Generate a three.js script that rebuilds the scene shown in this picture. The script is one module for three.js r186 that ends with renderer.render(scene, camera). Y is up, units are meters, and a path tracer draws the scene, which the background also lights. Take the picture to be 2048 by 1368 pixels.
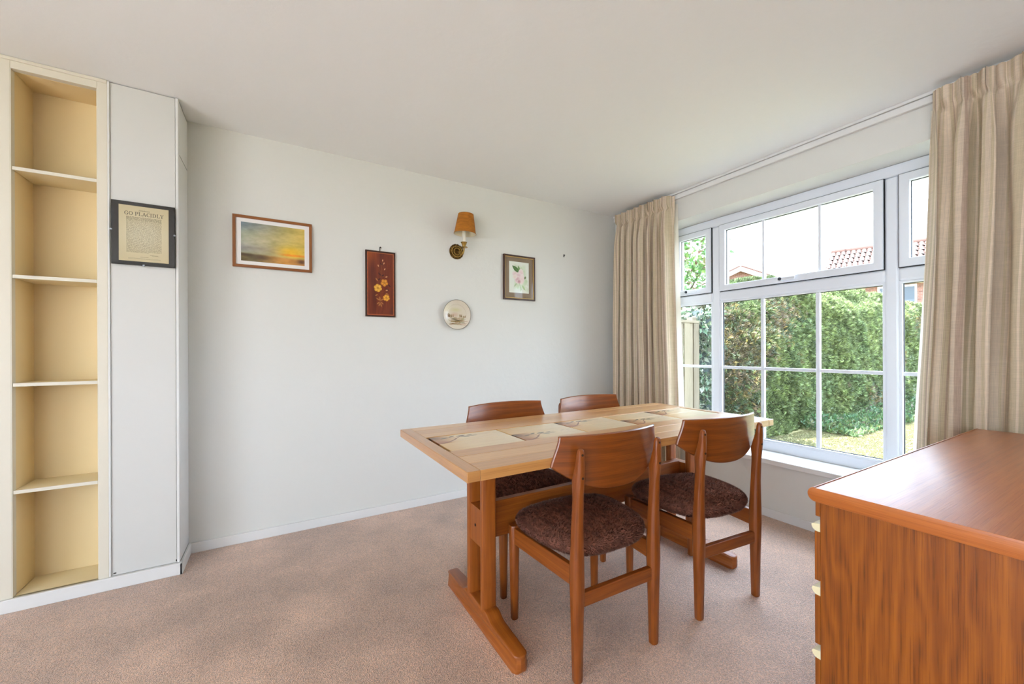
import * as THREE from 'three';
import { RoundedBoxGeometry } from 'three/addons/geometries/RoundedBoxGeometry.js';
import { mergeGeometries, mergeVertices, toCreasedNormals } from 'three/addons/utils/BufferGeometryUtils.js';

// ------------------------------------------------------------------ camera
const scene = new THREE.Scene();
const IW = 2048, IH = 1368, FPX = 795.8;
const camera = new THREE.PerspectiveCamera(2 * Math.atan(IH / 2 / FPX) * 180 / Math.PI, IW / IH, 0.05, 300);
camera.position.set(-2.830, 1.124, 2.817);
camera.rotation.order = 'YXZ';
camera.rotation.set(0, -0.5328, -0.0041);
camera.setViewOffset(IW, IH, 0, -15.07, IW, IH);

// ------------------------------------------------------------------ sky, sun, exposure
function hazySky() {
  const w = 128, h = 64, d = new Float32Array(w * h * 4);
  for (let y = 0; y < h; y++) {
    const up = Math.max(0, ((y + 0.5) / h - 0.5) * 2);           // 0 horizon .. 1 zenith
    const k = Math.pow(up, 0.7);
    const c = [0.92 - 0.20 * k, 1.08 - 0.13 * k, 1.29 - 0.03 * k];
    for (let x = 0; x < w; x++) d.set([...c, 1], (y * w + x) * 4);
  }
  const t = new THREE.DataTexture(d, w, h, THREE.RGBAFormat, THREE.FloatType);
  t.mapping = THREE.EquirectangularReflectionMapping; t.magFilter = THREE.LinearFilter; t.needsUpdate = true;
  return t;
}
scene.background = hazySky();
scene.backgroundIntensity = 1.0;
const sun = new THREE.DirectionalLight(new THREE.Color(1.0, 1.0, 1.02), 2.8);
const SUN = new THREE.Vector3(-0.48, 0.83, -0.34).normalize();
sun.position.copy(SUN).multiplyScalar(40).add(new THREE.Vector3(4, 0, 0)); sun.target.position.set(4, 0, 0);
sun.castShadow = true; sun.shadow.mapSize.set(4096, 4096); sun.shadow.radius = 1.5;
Object.assign(sun.shadow.camera, { left: -25, right: 25, top: 25, bottom: -25, near: 1, far: 90 });
scene.add(sun, sun.target);
const EXPOSURE = 9.7;

// ------------------------------------------------------------------ helpers
function rng(seed) { let a = seed >>> 0; return () => { a = (a + 0x6d2b79f5) | 0; let t = Math.imul(a ^ (a >>> 15), 1 | a); t = (t + Math.imul(t ^ (t >>> 7), 61 | t)) ^ t; return ((t ^ (t >>> 14)) >>> 0) / 4294967296; }; }
const clamp = (x, a = 0, b = 1) => Math.min(b, Math.max(a, x)), lerp = (a, b, t) => a + (b - a) * t;
const smooth = (a, b, x) => { const t = clamp((x - a) / (b - a)); return t * t * (3 - 2 * t); };
function hash2(x, y, s) { let h = Math.imul(x | 0, 374761393) + Math.imul(y | 0, 668265263) + Math.imul(s | 0, 2246822519); h = Math.imul(h ^ (h >>> 13), 1274126177); return ((h ^ (h >>> 16)) >>> 0) / 4294967296; }
function noise(x, y, s = 0) { const ix = Math.floor(x), iy = Math.floor(y), fx = x - ix, fy = y - iy, u = fx * fx * (3 - 2 * fx), v = fy * fy * (3 - 2 * fy); return lerp(lerp(hash2(ix, iy, s), hash2(ix + 1, iy, s), u), lerp(hash2(ix, iy + 1, s), hash2(ix + 1, iy + 1, s), u), v); }
function fbm(x, y, s = 0, o = 4) { let a = 0.5, r = 0, t = 0; for (let i = 0; i < o; i++) { r += a * noise(x, y, s + i * 17); t += a; a *= 0.5; x *= 2.03; y *= 2.03; } return r / t; }
const taken = {};
function numbered(n) { taken[n] = (taken[n] ?? -1) + 1; return taken[n] ? n + '_' + String(taken[n]).padStart(3, '0') : n; }
function tag(o, label, category, group) { o.userData = { ...o.userData, label, category }; if (group) o.userData.group = group; return o; }
function thing(name, label, category, pos = [0, 0, 0], turn = 0, group) { const g = new THREE.Group(); g.name = numbered(name); g.position.set(...pos); g.rotation.y = turn; scene.add(g); return tag(g, label, category, group); }
function structure(name, label) { const g = new THREE.Group(); g.name = name; g.userData = { kind: 'structure', label }; scene.add(g); return g; }
function mesh(name, geo, mat, parent) { const m = new THREE.Mesh(geo, mat); m.name = parent && parent !== scene ? name : numbered(name); m.castShadow = m.receiveShadow = true; (parent || scene).add(m); return m; }
function struct(name, geo, mat, label) { const m = mesh(name, geo, mat, scene); m.name = name; m.userData = { kind: 'structure', label }; return m; }
// uv in metres: u runs along the grain axis
function grainUV(geo, axis = 'x', ou = 0, ov = 0, across = null) {
  const g = geo.index ? geo.toNonIndexed() : geo, p = g.attributes.position, uv = new Float32Array(p.count * 2), A = 'xyz'.indexOf(axis);
  const P = (i, k) => p.array[i * 3 + k];
  for (let i = 0; i < p.count; i += 3) {
    const e1 = [0, 1, 2].map((k) => P(i + 1, k) - P(i, k)), e2 = [0, 1, 2].map((k) => P(i + 2, k) - P(i, k));
    const n = [e1[1] * e2[2] - e1[2] * e2[1], e1[2] * e2[0] - e1[0] * e2[2], e1[0] * e2[1] - e1[1] * e2[0]].map(Math.abs);
    const d = n.indexOf(Math.max(...n));
    let a = A, b;
    if (d === A) { a = across ? 'xyz'.indexOf(across) : (A + 1) % 3; b = 3 - A - a; } else b = 3 - A - d;
    const end = d === A && !across ? 0.25 : 1;
    for (let j = 0; j < 3; j++) { uv[(i + j) * 2] = P(i + j, a) * end + ou; uv[(i + j) * 2 + 1] = P(i + j, b) + ov; }
  }
  g.setAttribute('uv', new THREE.BufferAttribute(uv, 2));
  return g;
}
let uvSeed = rng(77);
function box(x0, x1, y0, y1, z0, z1, r = 0.002, axis = 'x', seg = 2) {
  const w = x1 - x0, h = y1 - y0, d = z1 - z0, rr = Math.min(r, Math.min(w, h, d) * 0.49);
  const g = rr > 0 ? new RoundedBoxGeometry(w, h, d, seg, rr) : new THREE.BoxGeometry(w, h, d);
  g.translate((x0 + x1) / 2, (y0 + y1) / 2, (z0 + z1) / 2);
  return grainUV(g, axis, uvSeed() * 3, uvSeed() * 3);
}
const merge = (list) => mergeGeometries(list.map((g) => { const h = g.index ? g.toNonIndexed() : g; for (const k of Object.keys(h.attributes)) if (!['position', 'normal', 'uv'].includes(k)) h.deleteAttribute(k); return h; }));
// closed grid surface from f(u, v) -> [x, y, z]
function gridSurface(nu, nv, f, uvf, wrap = false) {
  const pos = [], uv = [], idx = [];
  for (let j = 0; j <= nv; j++) for (let i = 0; i <= nu; i++) { pos.push(...f(i / nu, j / nv)); uv.push(...(uvf ? uvf(i / nu, j / nv) : [i / nu, j / nv])); }
  for (let j = 0; j < nv; j++) for (let i = 0; i < nu; i++) { const a = j * (nu + 1) + i, b = a + 1, c = a + nu + 1, d = c + 1; idx.push(a, b, d, a, d, c); }
  const g = new THREE.BufferGeometry();
  g.setAttribute('position', new THREE.Float32BufferAttribute(pos, 3)); g.setAttribute('uv', new THREE.Float32BufferAttribute(uv, 2)); g.setIndex(idx); g.computeVertexNormals();
  return g;
}
// bevelled rectangular ring in the z-y plane, x0..x1 deep
function ringZY(z0, z1, y0, y1, t, x0, x1, bv = 0.005) {
  const [tz, ty0, ty1] = Array.isArray(t) ? t : [t, t, t], sh = new THREE.Shape(), b = bv;
  sh.moveTo(z0 + b, y0 + b); sh.lineTo(z1 - b, y0 + b); sh.lineTo(z1 - b, y1 - b); sh.lineTo(z0 + b, y1 - b); sh.lineTo(z0 + b, y0 + b);
  const h = new THREE.Path(); h.moveTo(z0 + tz - b, y0 + ty0 - b); h.lineTo(z0 + tz - b, y1 - ty1 + b); h.lineTo(z1 - tz + b, y1 - ty1 + b); h.lineTo(z1 - tz + b, y0 + ty0 - b); h.lineTo(z0 + tz - b, y0 + ty0 - b); sh.holes.push(h);
  const g = new THREE.ExtrudeGeometry(sh, { depth: x1 - x0 - 2 * b, bevelEnabled: true, bevelSize: b, bevelThickness: b, bevelSegments: 3 });
  g.rotateY(-Math.PI / 2); g.translate(x1 - b, 0, 0); g.deleteAttribute('normal'); g.deleteAttribute('uv');
  return grainUV(toCreasedNormals(g, 0.5), 'y');
}
// loft of rounded rectangles along y: rows {y, w, d, x, z, r}
function loftPost(rows, n = 24, cap = true) {
  const pos = [], uv = [], idx = [];
  rows.forEach((r) => {
    for (let i = 0; i <= n; i++) {
      const a = (i / n) * Math.PI * 2, e = r.e ?? 3.2, c = Math.cos(a), s = Math.sin(a);
      const k = Math.pow(Math.pow(Math.abs(c), e) + Math.pow(Math.abs(s), e), -1 / e);
      pos.push((r.x || 0) + c * k * r.w / 2, r.y, (r.z || 0) + s * k * r.d / 2);
      uv.push(r.y, (i / n) * 0.15);
    }
  });
  for (let j = 0; j < rows.length - 1; j++) for (let i = 0; i < n; i++) { const a = j * (n + 1) + i, b = a + 1, c = a + n + 1, d = c + 1; idx.push(a, c, b, b, c, d); }
  const lo = pos.length / 3, last = (rows.length - 1) * (n + 1);
  if (cap) {
    const r0 = rows[0], r1 = rows[rows.length - 1];
    pos.push(r0.x || 0, r0.y, r0.z || 0, r1.x || 0, r1.y, r1.z || 0); uv.push(0, 0, r1.y, 0);
    for (let i = 0; i < n; i++) { idx.push(lo, i, i + 1); idx.push(lo + 1, last + i + 1, last + i); }
  }
  const g = new THREE.BufferGeometry();
  g.setAttribute('position', new THREE.Float32BufferAttribute(pos, 3)); g.setAttribute('uv', new THREE.Float32BufferAttribute(uv, 2)); g.setIndex(idx);
  return toCreasedNormals(g, 0.9);
}
function dataTex(w, h, fn, opt = {}) {
  const d = new Uint8Array(w * h * 4);
  for (let y = 0; y < h; y++) for (let x = 0; x < w; x++) { const c = fn(x, y); const o = (y * w + x) * 4; d[o] = clamp(c[0], 0, 255); d[o + 1] = clamp(c[1], 0, 255); d[o + 2] = clamp(c[2], 0, 255); d[o + 3] = 255; }
  const t = new THREE.DataTexture(d, w, h); t.magFilter = THREE.LinearFilter; t.minFilter = THREE.LinearMipmapLinearFilter; t.generateMipmaps = true;
  t.wrapS = t.wrapT = opt.wrap ?? THREE.MirroredRepeatWrapping; if (opt.size) t.repeat.set(1 / opt.size[0], 1 / opt.size[1]);
  if (opt.srgb !== false) t.colorSpace = THREE.SRGBColorSpace; t.needsUpdate = true; return t;
}
function canvasTex(w, h, draw) {
  const c = document.createElement('canvas'); c.width = w; c.height = h; draw(c.getContext('2d'), w, h);
  const t = new THREE.CanvasTexture(c); t.colorSpace = THREE.SRGBColorSpace; t.magFilter = THREE.LinearFilter; return t;
}
const std = (o) => new THREE.MeshPhysicalMaterial(o);

// ------------------------------------------------------------------ materials
function woodMaps(dark, mid, light, seed, o = {}) {
  const W = o.w ?? 1024, H = o.h ?? 512, fig = o.figure ?? 1, pore = o.pore ?? 1, size = o.size ?? [1.2, 0.45];
  const val = new Float32Array(W * H);
  for (let y = 0; y < H; y++) for (let x = 0; x < W; x++) {
    const u = x / W * size[0], v = y / H * size[1];
    const warp = fbm(u * 1.6, v * 9, seed, 4) * 0.10 * fig + fbm(u * 4, v * 30, seed + 5, 2) * 0.012;
    const ring = 0.5 + 0.5 * Math.sin((v + warp) * 2 * Math.PI * 34);
    const streak = fbm(u * 5, v * 420, seed + 9, 3), broad = fbm(u * 1.1, v * 16, seed + 3, 3);
    const p = smooth(0.6, 0.85, noise(u * 16, v * 1300, seed + 31)) * pore;
    val[y * W + x] = clamp(0.16 + broad * 0.42 + ring * 0.17 * fig + streak * 0.32 - p * 0.2);
  }
  const mixc = (t) => t < 0.5 ? dark.map((c, i) => lerp(c, mid[i], t * 2)) : mid.map((c, i) => lerp(c, light[i], t * 2 - 1));
  const map = dataTex(W, H, (x, y) => mixc(val[y * W + x]), { size });
  const bump = dataTex(W, H, (x, y) => { const k = val[y * W + x] * 255; return [k, k, k]; }, { size, srgb: false });
  return { map, bump };
}
function wood(dark, mid, light, seed, o = {}) {
  const m = woodMaps(dark, mid, light, seed, o);
  return std({ map: m.map, bumpMap: m.bump, bumpScale: o.bump ?? 0.0004, roughness: o.rough ?? 0.42, specularIntensity: o.spec ?? 1, clearcoat: o.coat ?? 0, clearcoatRoughness: o.coatRough ?? 0.25 });
}
const M = {};
M.topWood = [
  wood([164, 104, 48], [204, 144, 78], [224, 172, 106], 1, { rough: 0.34, coat: 0.95, coatRough: 0.3 }),
  wood([176, 118, 60], [214, 158, 92], [232, 184, 120], 2, { rough: 0.34, coat: 0.95, coatRough: 0.3 }),
  wood([150, 94, 42], [188, 128, 66], [210, 154, 88], 3, { rough: 0.34, coat: 0.95, coatRough: 0.3 }),
];
M.frameWood = wood([108, 52, 12], [150, 78, 22], [178, 102, 34], 4, { rough: 0.4 });
M.chairWood = wood([96, 44, 10], [136, 68, 18], [166, 92, 30], 5, { rough: 0.38 });
M.backWood = wood([86, 40, 10], [124, 60, 16], [154, 82, 26], 6, { rough: 0.3, coat: 0.6, coatRough: 0.25, figure: 1.3 });
M.sideWood = wood([60, 24, 3], [134, 68, 8], [172, 96, 18], 7, { rough: 0.36, figure: 1.7, pore: 1.0, w: 1024, h: 1024, size: [1.0, 0.7], coat: 0.2 });
M.sideTop = wood([140, 66, 16], [182, 98, 32], [204, 122, 50], 8, { rough: 0.36, figure: 0.9, coat: 0.7, coatRough: 0.34 });
M.darkWood = wood([40, 18, 8], [62, 30, 14], [80, 42, 20], 9, { rough: 0.4, w: 256, h: 128, size: [0.4, 0.2] });
M.frameOak = wood([110, 60, 18], [136, 78, 28], [156, 96, 42], 10, { rough: 0.45, w: 256, h: 128, size: [0.4, 0.2] });
M.doweldark = std({ color: new THREE.Color('#2c1408'), roughness: 0.6 });

const plasterBump = dataTex(512, 512, (x, y) => { const k = fbm(x * 0.06, y * 0.06, 11, 4) * 180 + hash2(x, y, 3) * 30; return [k, k, k]; }, { srgb: false, size: [0.9, 0.9] });
const paint = (c, rough = 0.85, bump = 0.0012) => std({ color: new THREE.Color(c), roughness: rough, bumpMap: bump ? plasterBump : null, bumpScale: bump, specularIntensity: 0.5 });
M.wall = paint('#dedcd5');
M.ceiling = paint('#f5f5f3', 0.9);
M.trim = paint('#e4e2de', 0.45, 0);
M.panel = paint('#d6d4ce', 0.5, 0.0004);
M.frameCream = paint('#e0d8c6', 0.45, 0);
M.cream = paint('#ebd3a2', 0.6, 0.0004);
M.shelfPaint = paint('#eeddb4', 0.55, 0.0003);
M.gap = std({ color: new THREE.Color('#2a241b'), roughness: 1 });
M.pvc = std({ color: new THREE.Color('#e6e9f0'), roughness: 0.28, specularIntensity: 0.8 });
M.gasket = std({ color: new THREE.Color('#1e2024'), roughness: 0.7 });
M.glass = std({ color: 0xffffff, roughness: 0, transmission: 1, thickness: 0, ior: 1.45, specularIntensity: 0.7 });
M.pictureGlass = std({ color: 0xffffff, roughness: 0.0, transmission: 1, thickness: 0, ior: 1.45, specularIntensity: 0.5 });
M.metal = std({ color: new THREE.Color('#9a9ca0'), metalness: 1, roughness: 0.3 });
M.darkMetal = std({ color: new THREE.Color('#4a5058'), metalness: 0.8, roughness: 0.35 });
M.brick = std({ map: dataTex(256, 256, (x, y) => { const row = Math.floor(y / 16), o = (row % 2) * 16, bx = Math.floor((x + o) / 32), m = (y % 16 < 2) || ((x + o) % 32 < 2), n = hash2(bx, row, 4); return m ? [120, 110, 102] : [100 + n * 24, 68 + n * 18, 58 + n * 16]; }, { size: [1.8, 1.2], wrap: THREE.RepeatWrapping }), roughness: 0.9 });

// carpet: dusty taupe-pink twist pile
{
  const W = 2048, size = 1.7, hgt = new Float32Array(W * W);
  for (let y = 0; y < W; y++) for (let x = 0; x < W; x++) hgt[y * W + x] = 0.5 * noise(x * 0.38 + 2 * noise(x * 0.05, y * 0.05, 90), y * 0.38 + 2 * noise(x * 0.05, y * 0.05, 91), 21) + 0.34 * noise(x * 0.7, y * 0.7, 22) + 0.16 * hash2(x, y, 23);
  const map = dataTex(W, W, (x, y) => {
    const t = hgt[y * W + x], b = fbm(x * 0.004, y * 0.004, 27, 4) - 0.5, k = 0.60 + 0.66 * t + b * 0.28, f = noise(x * 0.3, y * 0.3, 28) - 0.5;
    return [(222 + f * 14) * k, (184 + f * 8) * k, (159 - f * 4) * k];
  }, { size: [size, size] });
  const bump = dataTex(W, W, (x, y) => { const k = hgt[y * W + x] * 255; return [k, k, k]; }, { srgb: false, size: [size, size] });
  M.carpet = std({ map, bumpMap: bump, bumpScale: 0.0045, roughness: 0.58, ior: 1.75, sheen: 1, sheenRoughness: 0.5, sheenColor: new THREE.Color(0.9, 0.97, 1.0), specularIntensity: 1 });
}
// ------------------------------------------------------------------ room shell
const CH = 2.4, RX0 = -6.2, RZ1 = 5.4, WT = 0.28;
const W1 = { z0: 0.40, z1: 2.52, y0: 0.375, y1: 2.172 };         // opening of the big window in the right wall
struct('floor', box(RX0 - WT, WT, -0.1, 0, -WT, RZ1 + WT, 0, 'x'), M.carpet, 'dusty pink-brown twist pile carpet');
struct('ceiling', box(RX0 - WT, WT, CH, CH + 0.25, -WT, RZ1 + WT, 0), M.ceiling, 'plain off-white ceiling');
struct('wall_back', box(RX0 - WT, WT, -0.2, CH, -WT, 0, 0), M.wall, 'white wall hung with pictures');
struct('wall_right', merge([
  box(0, WT, -0.2, CH, 0, W1.z0, 0), box(0, WT, -0.2, CH, W1.z1, RZ1, 0),
  box(0, WT, -0.2, W1.y0, W1.z0, W1.z1, 0), box(0, WT, W1.y1, CH, W1.z0, W1.z1, 0)]), M.wall, 'white wall round the large window');
const W3 = { z0: 2.5, z1: 5.2, y0: 0.02, y1: 2.15 };            // added door opening, out of view; its sun patch lifts the ceiling
const W2 = { x0: -5.7, x1: -4.3, y0: 0.6, y1: 2.1 };             // added window opening behind the camera, for fill daylight
struct('wall_front', merge([
  box(RX0, W2.x0, -0.2, CH, RZ1, RZ1 + WT, 0), box(W2.x1, 0, -0.2, CH, RZ1, RZ1 + WT, 0),
  box(W2.x0, W2.x1, -0.2, W2.y0, RZ1, RZ1 + WT, 0), box(W2.x0, W2.x1, W2.y1, CH, RZ1, RZ1 + WT, 0)]), M.wall, 'white wall behind the camera');
struct('wall_left', merge([
  box(RX0 - WT, RX0, -0.2, CH, 0, W3.z0, 0), box(RX0 - WT, RX0, -0.2, CH, W3.z1, RZ1, 0),
  box(RX0 - WT, RX0, -0.2, W3.y0, W3.z0, W3.z1, 0), box(RX0 - WT, RX0, W3.y1, CH, W3.z0, W3.z1, 0)]), M.wall, 'white wall far left with added garden doors');
// upper storey: unseen brick box added to block the sun over the near lawn
struct('added_wall_upper', box(RX0 - WT, WT, CH + 0.25, 5.0, -WT, RZ1 + WT, 0), M.brick, 'unseen brick upper storey added to block the sun');
// skirting boards
struct('baseboard_back', box(-3.257, 0, 0, 0.056, 0, 0.014, 0.003), M.trim, 'low white skirting along the picture wall');
struct('baseboard_right', box(-0.014, 0, 0, 0.056, 0.014, RZ1, 0.003, 'z'), M.trim, 'low white skirting under the window');

// large window: outer frame, mullions, transoms, sashes, bars, panes, handles
{
  const win = structure('window_1', 'white plastic-framed window with glazing bars');
  const FX = 0.205, FD = 0.065;                                  // inner face of the frame and its depth
  const prof = (name, y0, y1, z0, z1, dx0 = 0, dx1 = FD, r = 0.015) => mesh(name, box(FX + dx0, FX + dx1, y0, y1, z0, z1, r, y1 - y0 > z1 - z0 ? 'y' : 'z', 3), M.pvc, win);
  const Y0 = 0.385, Y1 = W1.y1, Z0 = W1.z0, Z1 = W1.z1, MA = [0.863, 0.931], MB = [1.927, 1.990];
  mesh('frame', ringZY(Z0, Z1, Y0, Y1, [0.128, 0.072, 0.068], FX, FX + FD, 0.012), M.pvc, win);
  const gy0 = 0.457, ty0 = 1.502, ty1 = 1.578, sy1 = 2.104;
  for (const m of [MA, MB]) prof('mullion', gy0, sy1, m[0], m[1]);
  const bays = [[Z0 + 0.128, MA[0]], [MA[1], MB[0]], [MB[1], Z1 - 0.128]];
  bays.forEach(([a, b], k) => {
    prof('transom', ty0, ty1, a - 0.004, b + 0.004, 0, FD);
    // bead mouldings round the lower light
    const bd = 0.012;
    mesh('glazing_bead', ringZY(a - 0.004, b + 0.004, gy0 - 0.004, ty0 + 0.004, bd + 0.004, FX + 0.006, FX + 0.03, 0.0055), M.pvc, win);
    const la = a + bd, lb = b - bd, lc = gy0 + bd, ld = ty0 - bd;
    mesh('gasket', ringZY(la - 0.003, lb + 0.003, lc - 0.003, ld + 0.003, 0.006, FX + 0.022, FX + 0.034, 0.0005), M.gasket, win);
    const zs = k === 1 ? [la, 1.245, 1.590, lb] : [la, lb], ys = [lc, 0.977, ld];
    for (let i = 1; i < zs.length - 1; i++) mesh('glazing_bar', box(FX + 0.012, FX + 0.036, lc, ld, zs[i] - 0.012, zs[i] + 0.012, 0.005, 'y'), M.pvc, win);
    for (let i = 0; i + 1 < zs.length; i++) mesh('glazing_bar', box(FX + 0.014, FX + 0.036, ys[1] - 0.011, ys[1] + 0.011, zs[i] + (i ? 0.012 : -0.002), zs[i + 1] - (i + 2 < zs.length ? 0.012 : -0.002), 0.005, 'z'), M.pvc, win);
    for (let i = 0; i + 1 < zs.length; i++) for (let j = 0; j < 2; j++) pane(win, FX + 0.03, ys[j], ys[j + 1], zs[i], zs[i + 1]);
    // top sash
    const sa = a + 0.002, sb = b - 0.002, st = 0.046, s0 = ty1 + 0.002, s1 = sy1 - 0.002;
    const sash = mesh('sash', ringZY(sa, sb, s0, s1, st, FX - 0.014, FX + 0.05, 0.007), M.pvc, win);
    mesh('gasket', ringZY(sa - 0.0028, sb + 0.0028, s0 - 0.0028, s1 + 0.0028, 0.006, FX - 0.0035, FX + 0.01, 0.0005), M.gasket, sash); mesh('gasket', ringZY(sa + st - 0.003, sb - st + 0.003, s0 + st - 0.003, s1 - st + 0.003, 0.0055, FX + 0.010, FX + 0.018, 0.0005), M.gasket, sash);
    const zt = k === 1 ? [sa + st, 1.256, 1.605, sb - st] : [sa + st, sb - st];
    for (let i = 1; i < zt.length - 1; i++) mesh('glazing_bar', box(FX + 0.004, FX + 0.03, s0 + st, s1 - st, zt[i] - 0.009, zt[i] + 0.009, 0.005, 'y'), M.pvc, sash);
    for (let i = 0; i + 1 < zt.length; i++) pane(sash, FX + 0.02, s0 + st, s1 - st, zt[i], zt[i + 1]);
    // espagnolette handle with a key barrel
    const hz = k === 1 ? 1.39 : k === 0 ? 0.66 : 2.24, hy = s0 + st * 0.52;
    const stem = new THREE.CylinderGeometry(0.014, 0.016, 0.022, 20); stem.rotateZ(Math.PI / 2); stem.translate(FX - 0.022, hy, hz);
    const lever = new RoundedBoxGeometry(0.018, 0.024, 0.115, 3, 0.009); lever.translate(FX - 0.038, hy, hz + 0.036);
    const h = mesh('handle', merge([stem, lever]), M.pvc, sash);
    const key = new THREE.CylinderGeometry(0.011, 0.011, 0.008, 20); key.rotateZ(Math.PI / 2); key.translate(FX - 0.046, hy, hz); h.userData.label = 'white window handle with a key barrel';
    key.translate(-0.001, 0, 0); mesh('key_barrel', key, M.darkMetal, sash);
  });
  function pane(parent, x, y0, y1, z0, z1) {
    const g = new THREE.PlaneGeometry(z1 - z0, y1 - y0); g.rotateY(-Math.PI / 2); g.translate(x, (y0 + y1) / 2, (z0 + z1) / 2);
    return mesh('pane', g, M.glass, parent);
  }
  mesh('window_sill', box(-0.032, FX + 0.005, 0.356, 0.390, Z0 - 0.04, Z1 + 0.04, 0.006, 'z'), M.trim, win);
  // glazing for the two unseen openings added to light the room
  const glazed = (name, label, n, at) => {
    const d = structure(name, label);
    for (let i = 0; i < n; i++) {
      const bit = (u0, u1, v0, v1) => { const [p, q] = [at(i, u0, v0), at(i, u1, v1)]; return box(Math.min(p[0], q[0]), Math.max(p[0], q[0]) + (p[0] === q[0] ? 0.06 : 0), p[1], q[1], Math.min(p[2], q[2]), Math.max(p[2], q[2]) + (p[2] === q[2] ? 0.06 : 0), 0.004); };
      mesh('frame', merge([bit(0, 0.06, 0, 1), bit(0.94, 1, 0, 1), bit(0, 1, 0, 0.05), bit(0, 1, 0.95, 1)]), M.pvc, d);
      const a = at(i, 0.06, 0.05), b = at(i, 0.94, 0.95), g = new THREE.PlaneGeometry(Math.hypot(b[0] - a[0], b[2] - a[2]), b[1] - a[1]); if (a[0] === b[0]) g.rotateY(Math.PI / 2);
      g.translate((a[0] + b[0]) / 2 + (a[0] === b[0] ? 0.03 : 0), (a[1] + b[1]) / 2, (a[2] + b[2]) / 2 + (a[2] === b[2] ? 0.03 : 0)); mesh('pane', g, M.glass, d);
    }
  };
  const w2 = (W2.x1 - W2.x0) / 2, w3 = (W3.z1 - W3.z0) / 3;
  glazed('window_3', 'added window behind the camera for fill daylight', 2, (i, u, v) => [W2.x0 + (i + u) * w2, lerp(W2.y0, W2.y1, v), RZ1 + 0.14]);
  glazed('window_2', 'added glazed doors left of the camera letting in a sun patch', 3, (i, u, v) => [RX0 - 0.2, lerp(W3.y0, W3.y1, v), W3.z0 + (i + u) * w3]);
}

// ------------------------------------------------------------------ built-in bookcase and boxed casing in the left corner
const CZ = 0.235;
{
  const b = thing('built_in_bookcase', 'tall narrow built-in bookcase with cream interior and four empty shelves', 'bookcase');
  const x0 = -3.822, x1 = -3.552, y0 = 0.058, y1 = 2.352, zb = 0.045;
  mesh('face_frame', merge([box(x1, -3.517, y0 - 0.002, 2.386, CZ - 0.03, CZ, 0.002, 'y'), box(-3.90, x0, y0 - 0.002, 2.386, CZ - 0.03, CZ, 0.002, 'y'), box(x0, x1, y1, 2.386, CZ - 0.03, CZ, 0.002, 'x')]), M.frameCream, b);
  mesh('cornice_strip', box(-3.90, -3.517, 2.384, 2.399, CZ - 0.02, CZ + 0.006, 0.003), M.frameCream, b);
  mesh('back_panel', box(x0 - 0.02, x1 + 0.02, 0, CH - 0.02, zb - 0.008, zb, 0), M.cream, b);
  for (const [a, c] of [[x0 - 0.018, x0], [x1, x1 + 0.018]]) mesh('side_panel', box(a, c, y0, y1 + 0.018, zb, CZ - 0.03, 0.001, 'y'), M.cream, b);
  mesh('top_panel', box(x0, x1, y1, y1 + 0.018, zb, CZ - 0.03, 0.001), M.cream, b);
  mesh('bottom_panel', box(x0, x1, 0.03, y0, zb, CZ, 0.002), M.shelfPaint, b);
  const edge = mesh('front_lipping', merge([box(x0 - 0.001, x0 + 0.002, y0, y1, CZ - 0.03, CZ - 0.001, 0.0008, 'y'), box(x1 - 0.002, x1 + 0.001, y0, y1, CZ - 0.03, CZ - 0.001, 0.0008, 'y')]), M.frameCream, b);
  for (const y of [1.915, 1.444, 0.972, 0.505]) {
    const s = mesh('shelf', box(x0 + 0.003, x1 - 0.003, y, y + 0.014, zb + 0.001, CZ - 0.008, 0.001), M.shelfPaint, b);
    mesh('shelf_lipping', box(x0 + 0.003, x1 - 0.003, y - 0.001, y + 0.0145, CZ - 0.008, CZ - 0.004, 0.001), M.frameCream, s);
  }
  const c = thing('boxed_casing', 'white boxed casing with a tall flat panel between bookcase and picture wall', 'casing');
  mesh('panel', box(-3.509, -3.270, 0.060, 2.396, CZ - 0.03, CZ - 0.004, 0.002, 'y'), M.panel, c);
  mesh('bead_strip', box(-3.5165, -3.509, 0.060, 2.397, CZ - 0.03, CZ + 0.004, 0.002, 'y'), M.trim, c);
  mesh('corner_strip', box(-3.2685, -3.257, 0.060, 2.397, CZ - 0.03, CZ + 0.001, 0.003, 'y'), M.trim, c);
  for (const [a, e] of [[0.06, 2.121], [2.127, 2.392]]) mesh('side_panel', box(-3.275, -3.257, a, e, 0.001, CZ - 0.03, 0.0015, 'y'), M.trim, c);
  for (const q of [[-3.274, -3.2585, 2.119, 2.13, 0.002, CZ - 0.032], [-3.274, -3.2585, 2.39, 2.399, 0.002, CZ - 0.03], [-3.2702, -3.2685, 0.062, 0.42, CZ - 0.02, CZ - 0.0065]]) mesh('joint', box(...q, 0), M.gap, c);
  for (const [x, y, w, h] of [[-3.503, 0.068, 0.010, 0.005], [-3.2735, 0.066, 0.004, 0.008]]) mesh('screw_hole', box(x, x + w, y, y + h, CZ - 0.006, CZ - 0.0025, 0.001), M.gap, c);
  struct('wall_casing', box(RX0, -3.90, 0, CH, 0, CZ, 0), M.wall, 'white wall beside the bookcase');
  struct('baseboard_left', merge([box(RX0, -3.245, 0, 0.058, CZ - 0.02, CZ + 0.012, 0.003), box(-3.257, -3.245, 0, 0.058, 0.014, CZ + 0.012, 0.003, 'z')]), M.trim, 'white skirting under the bookcase');
}

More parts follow.
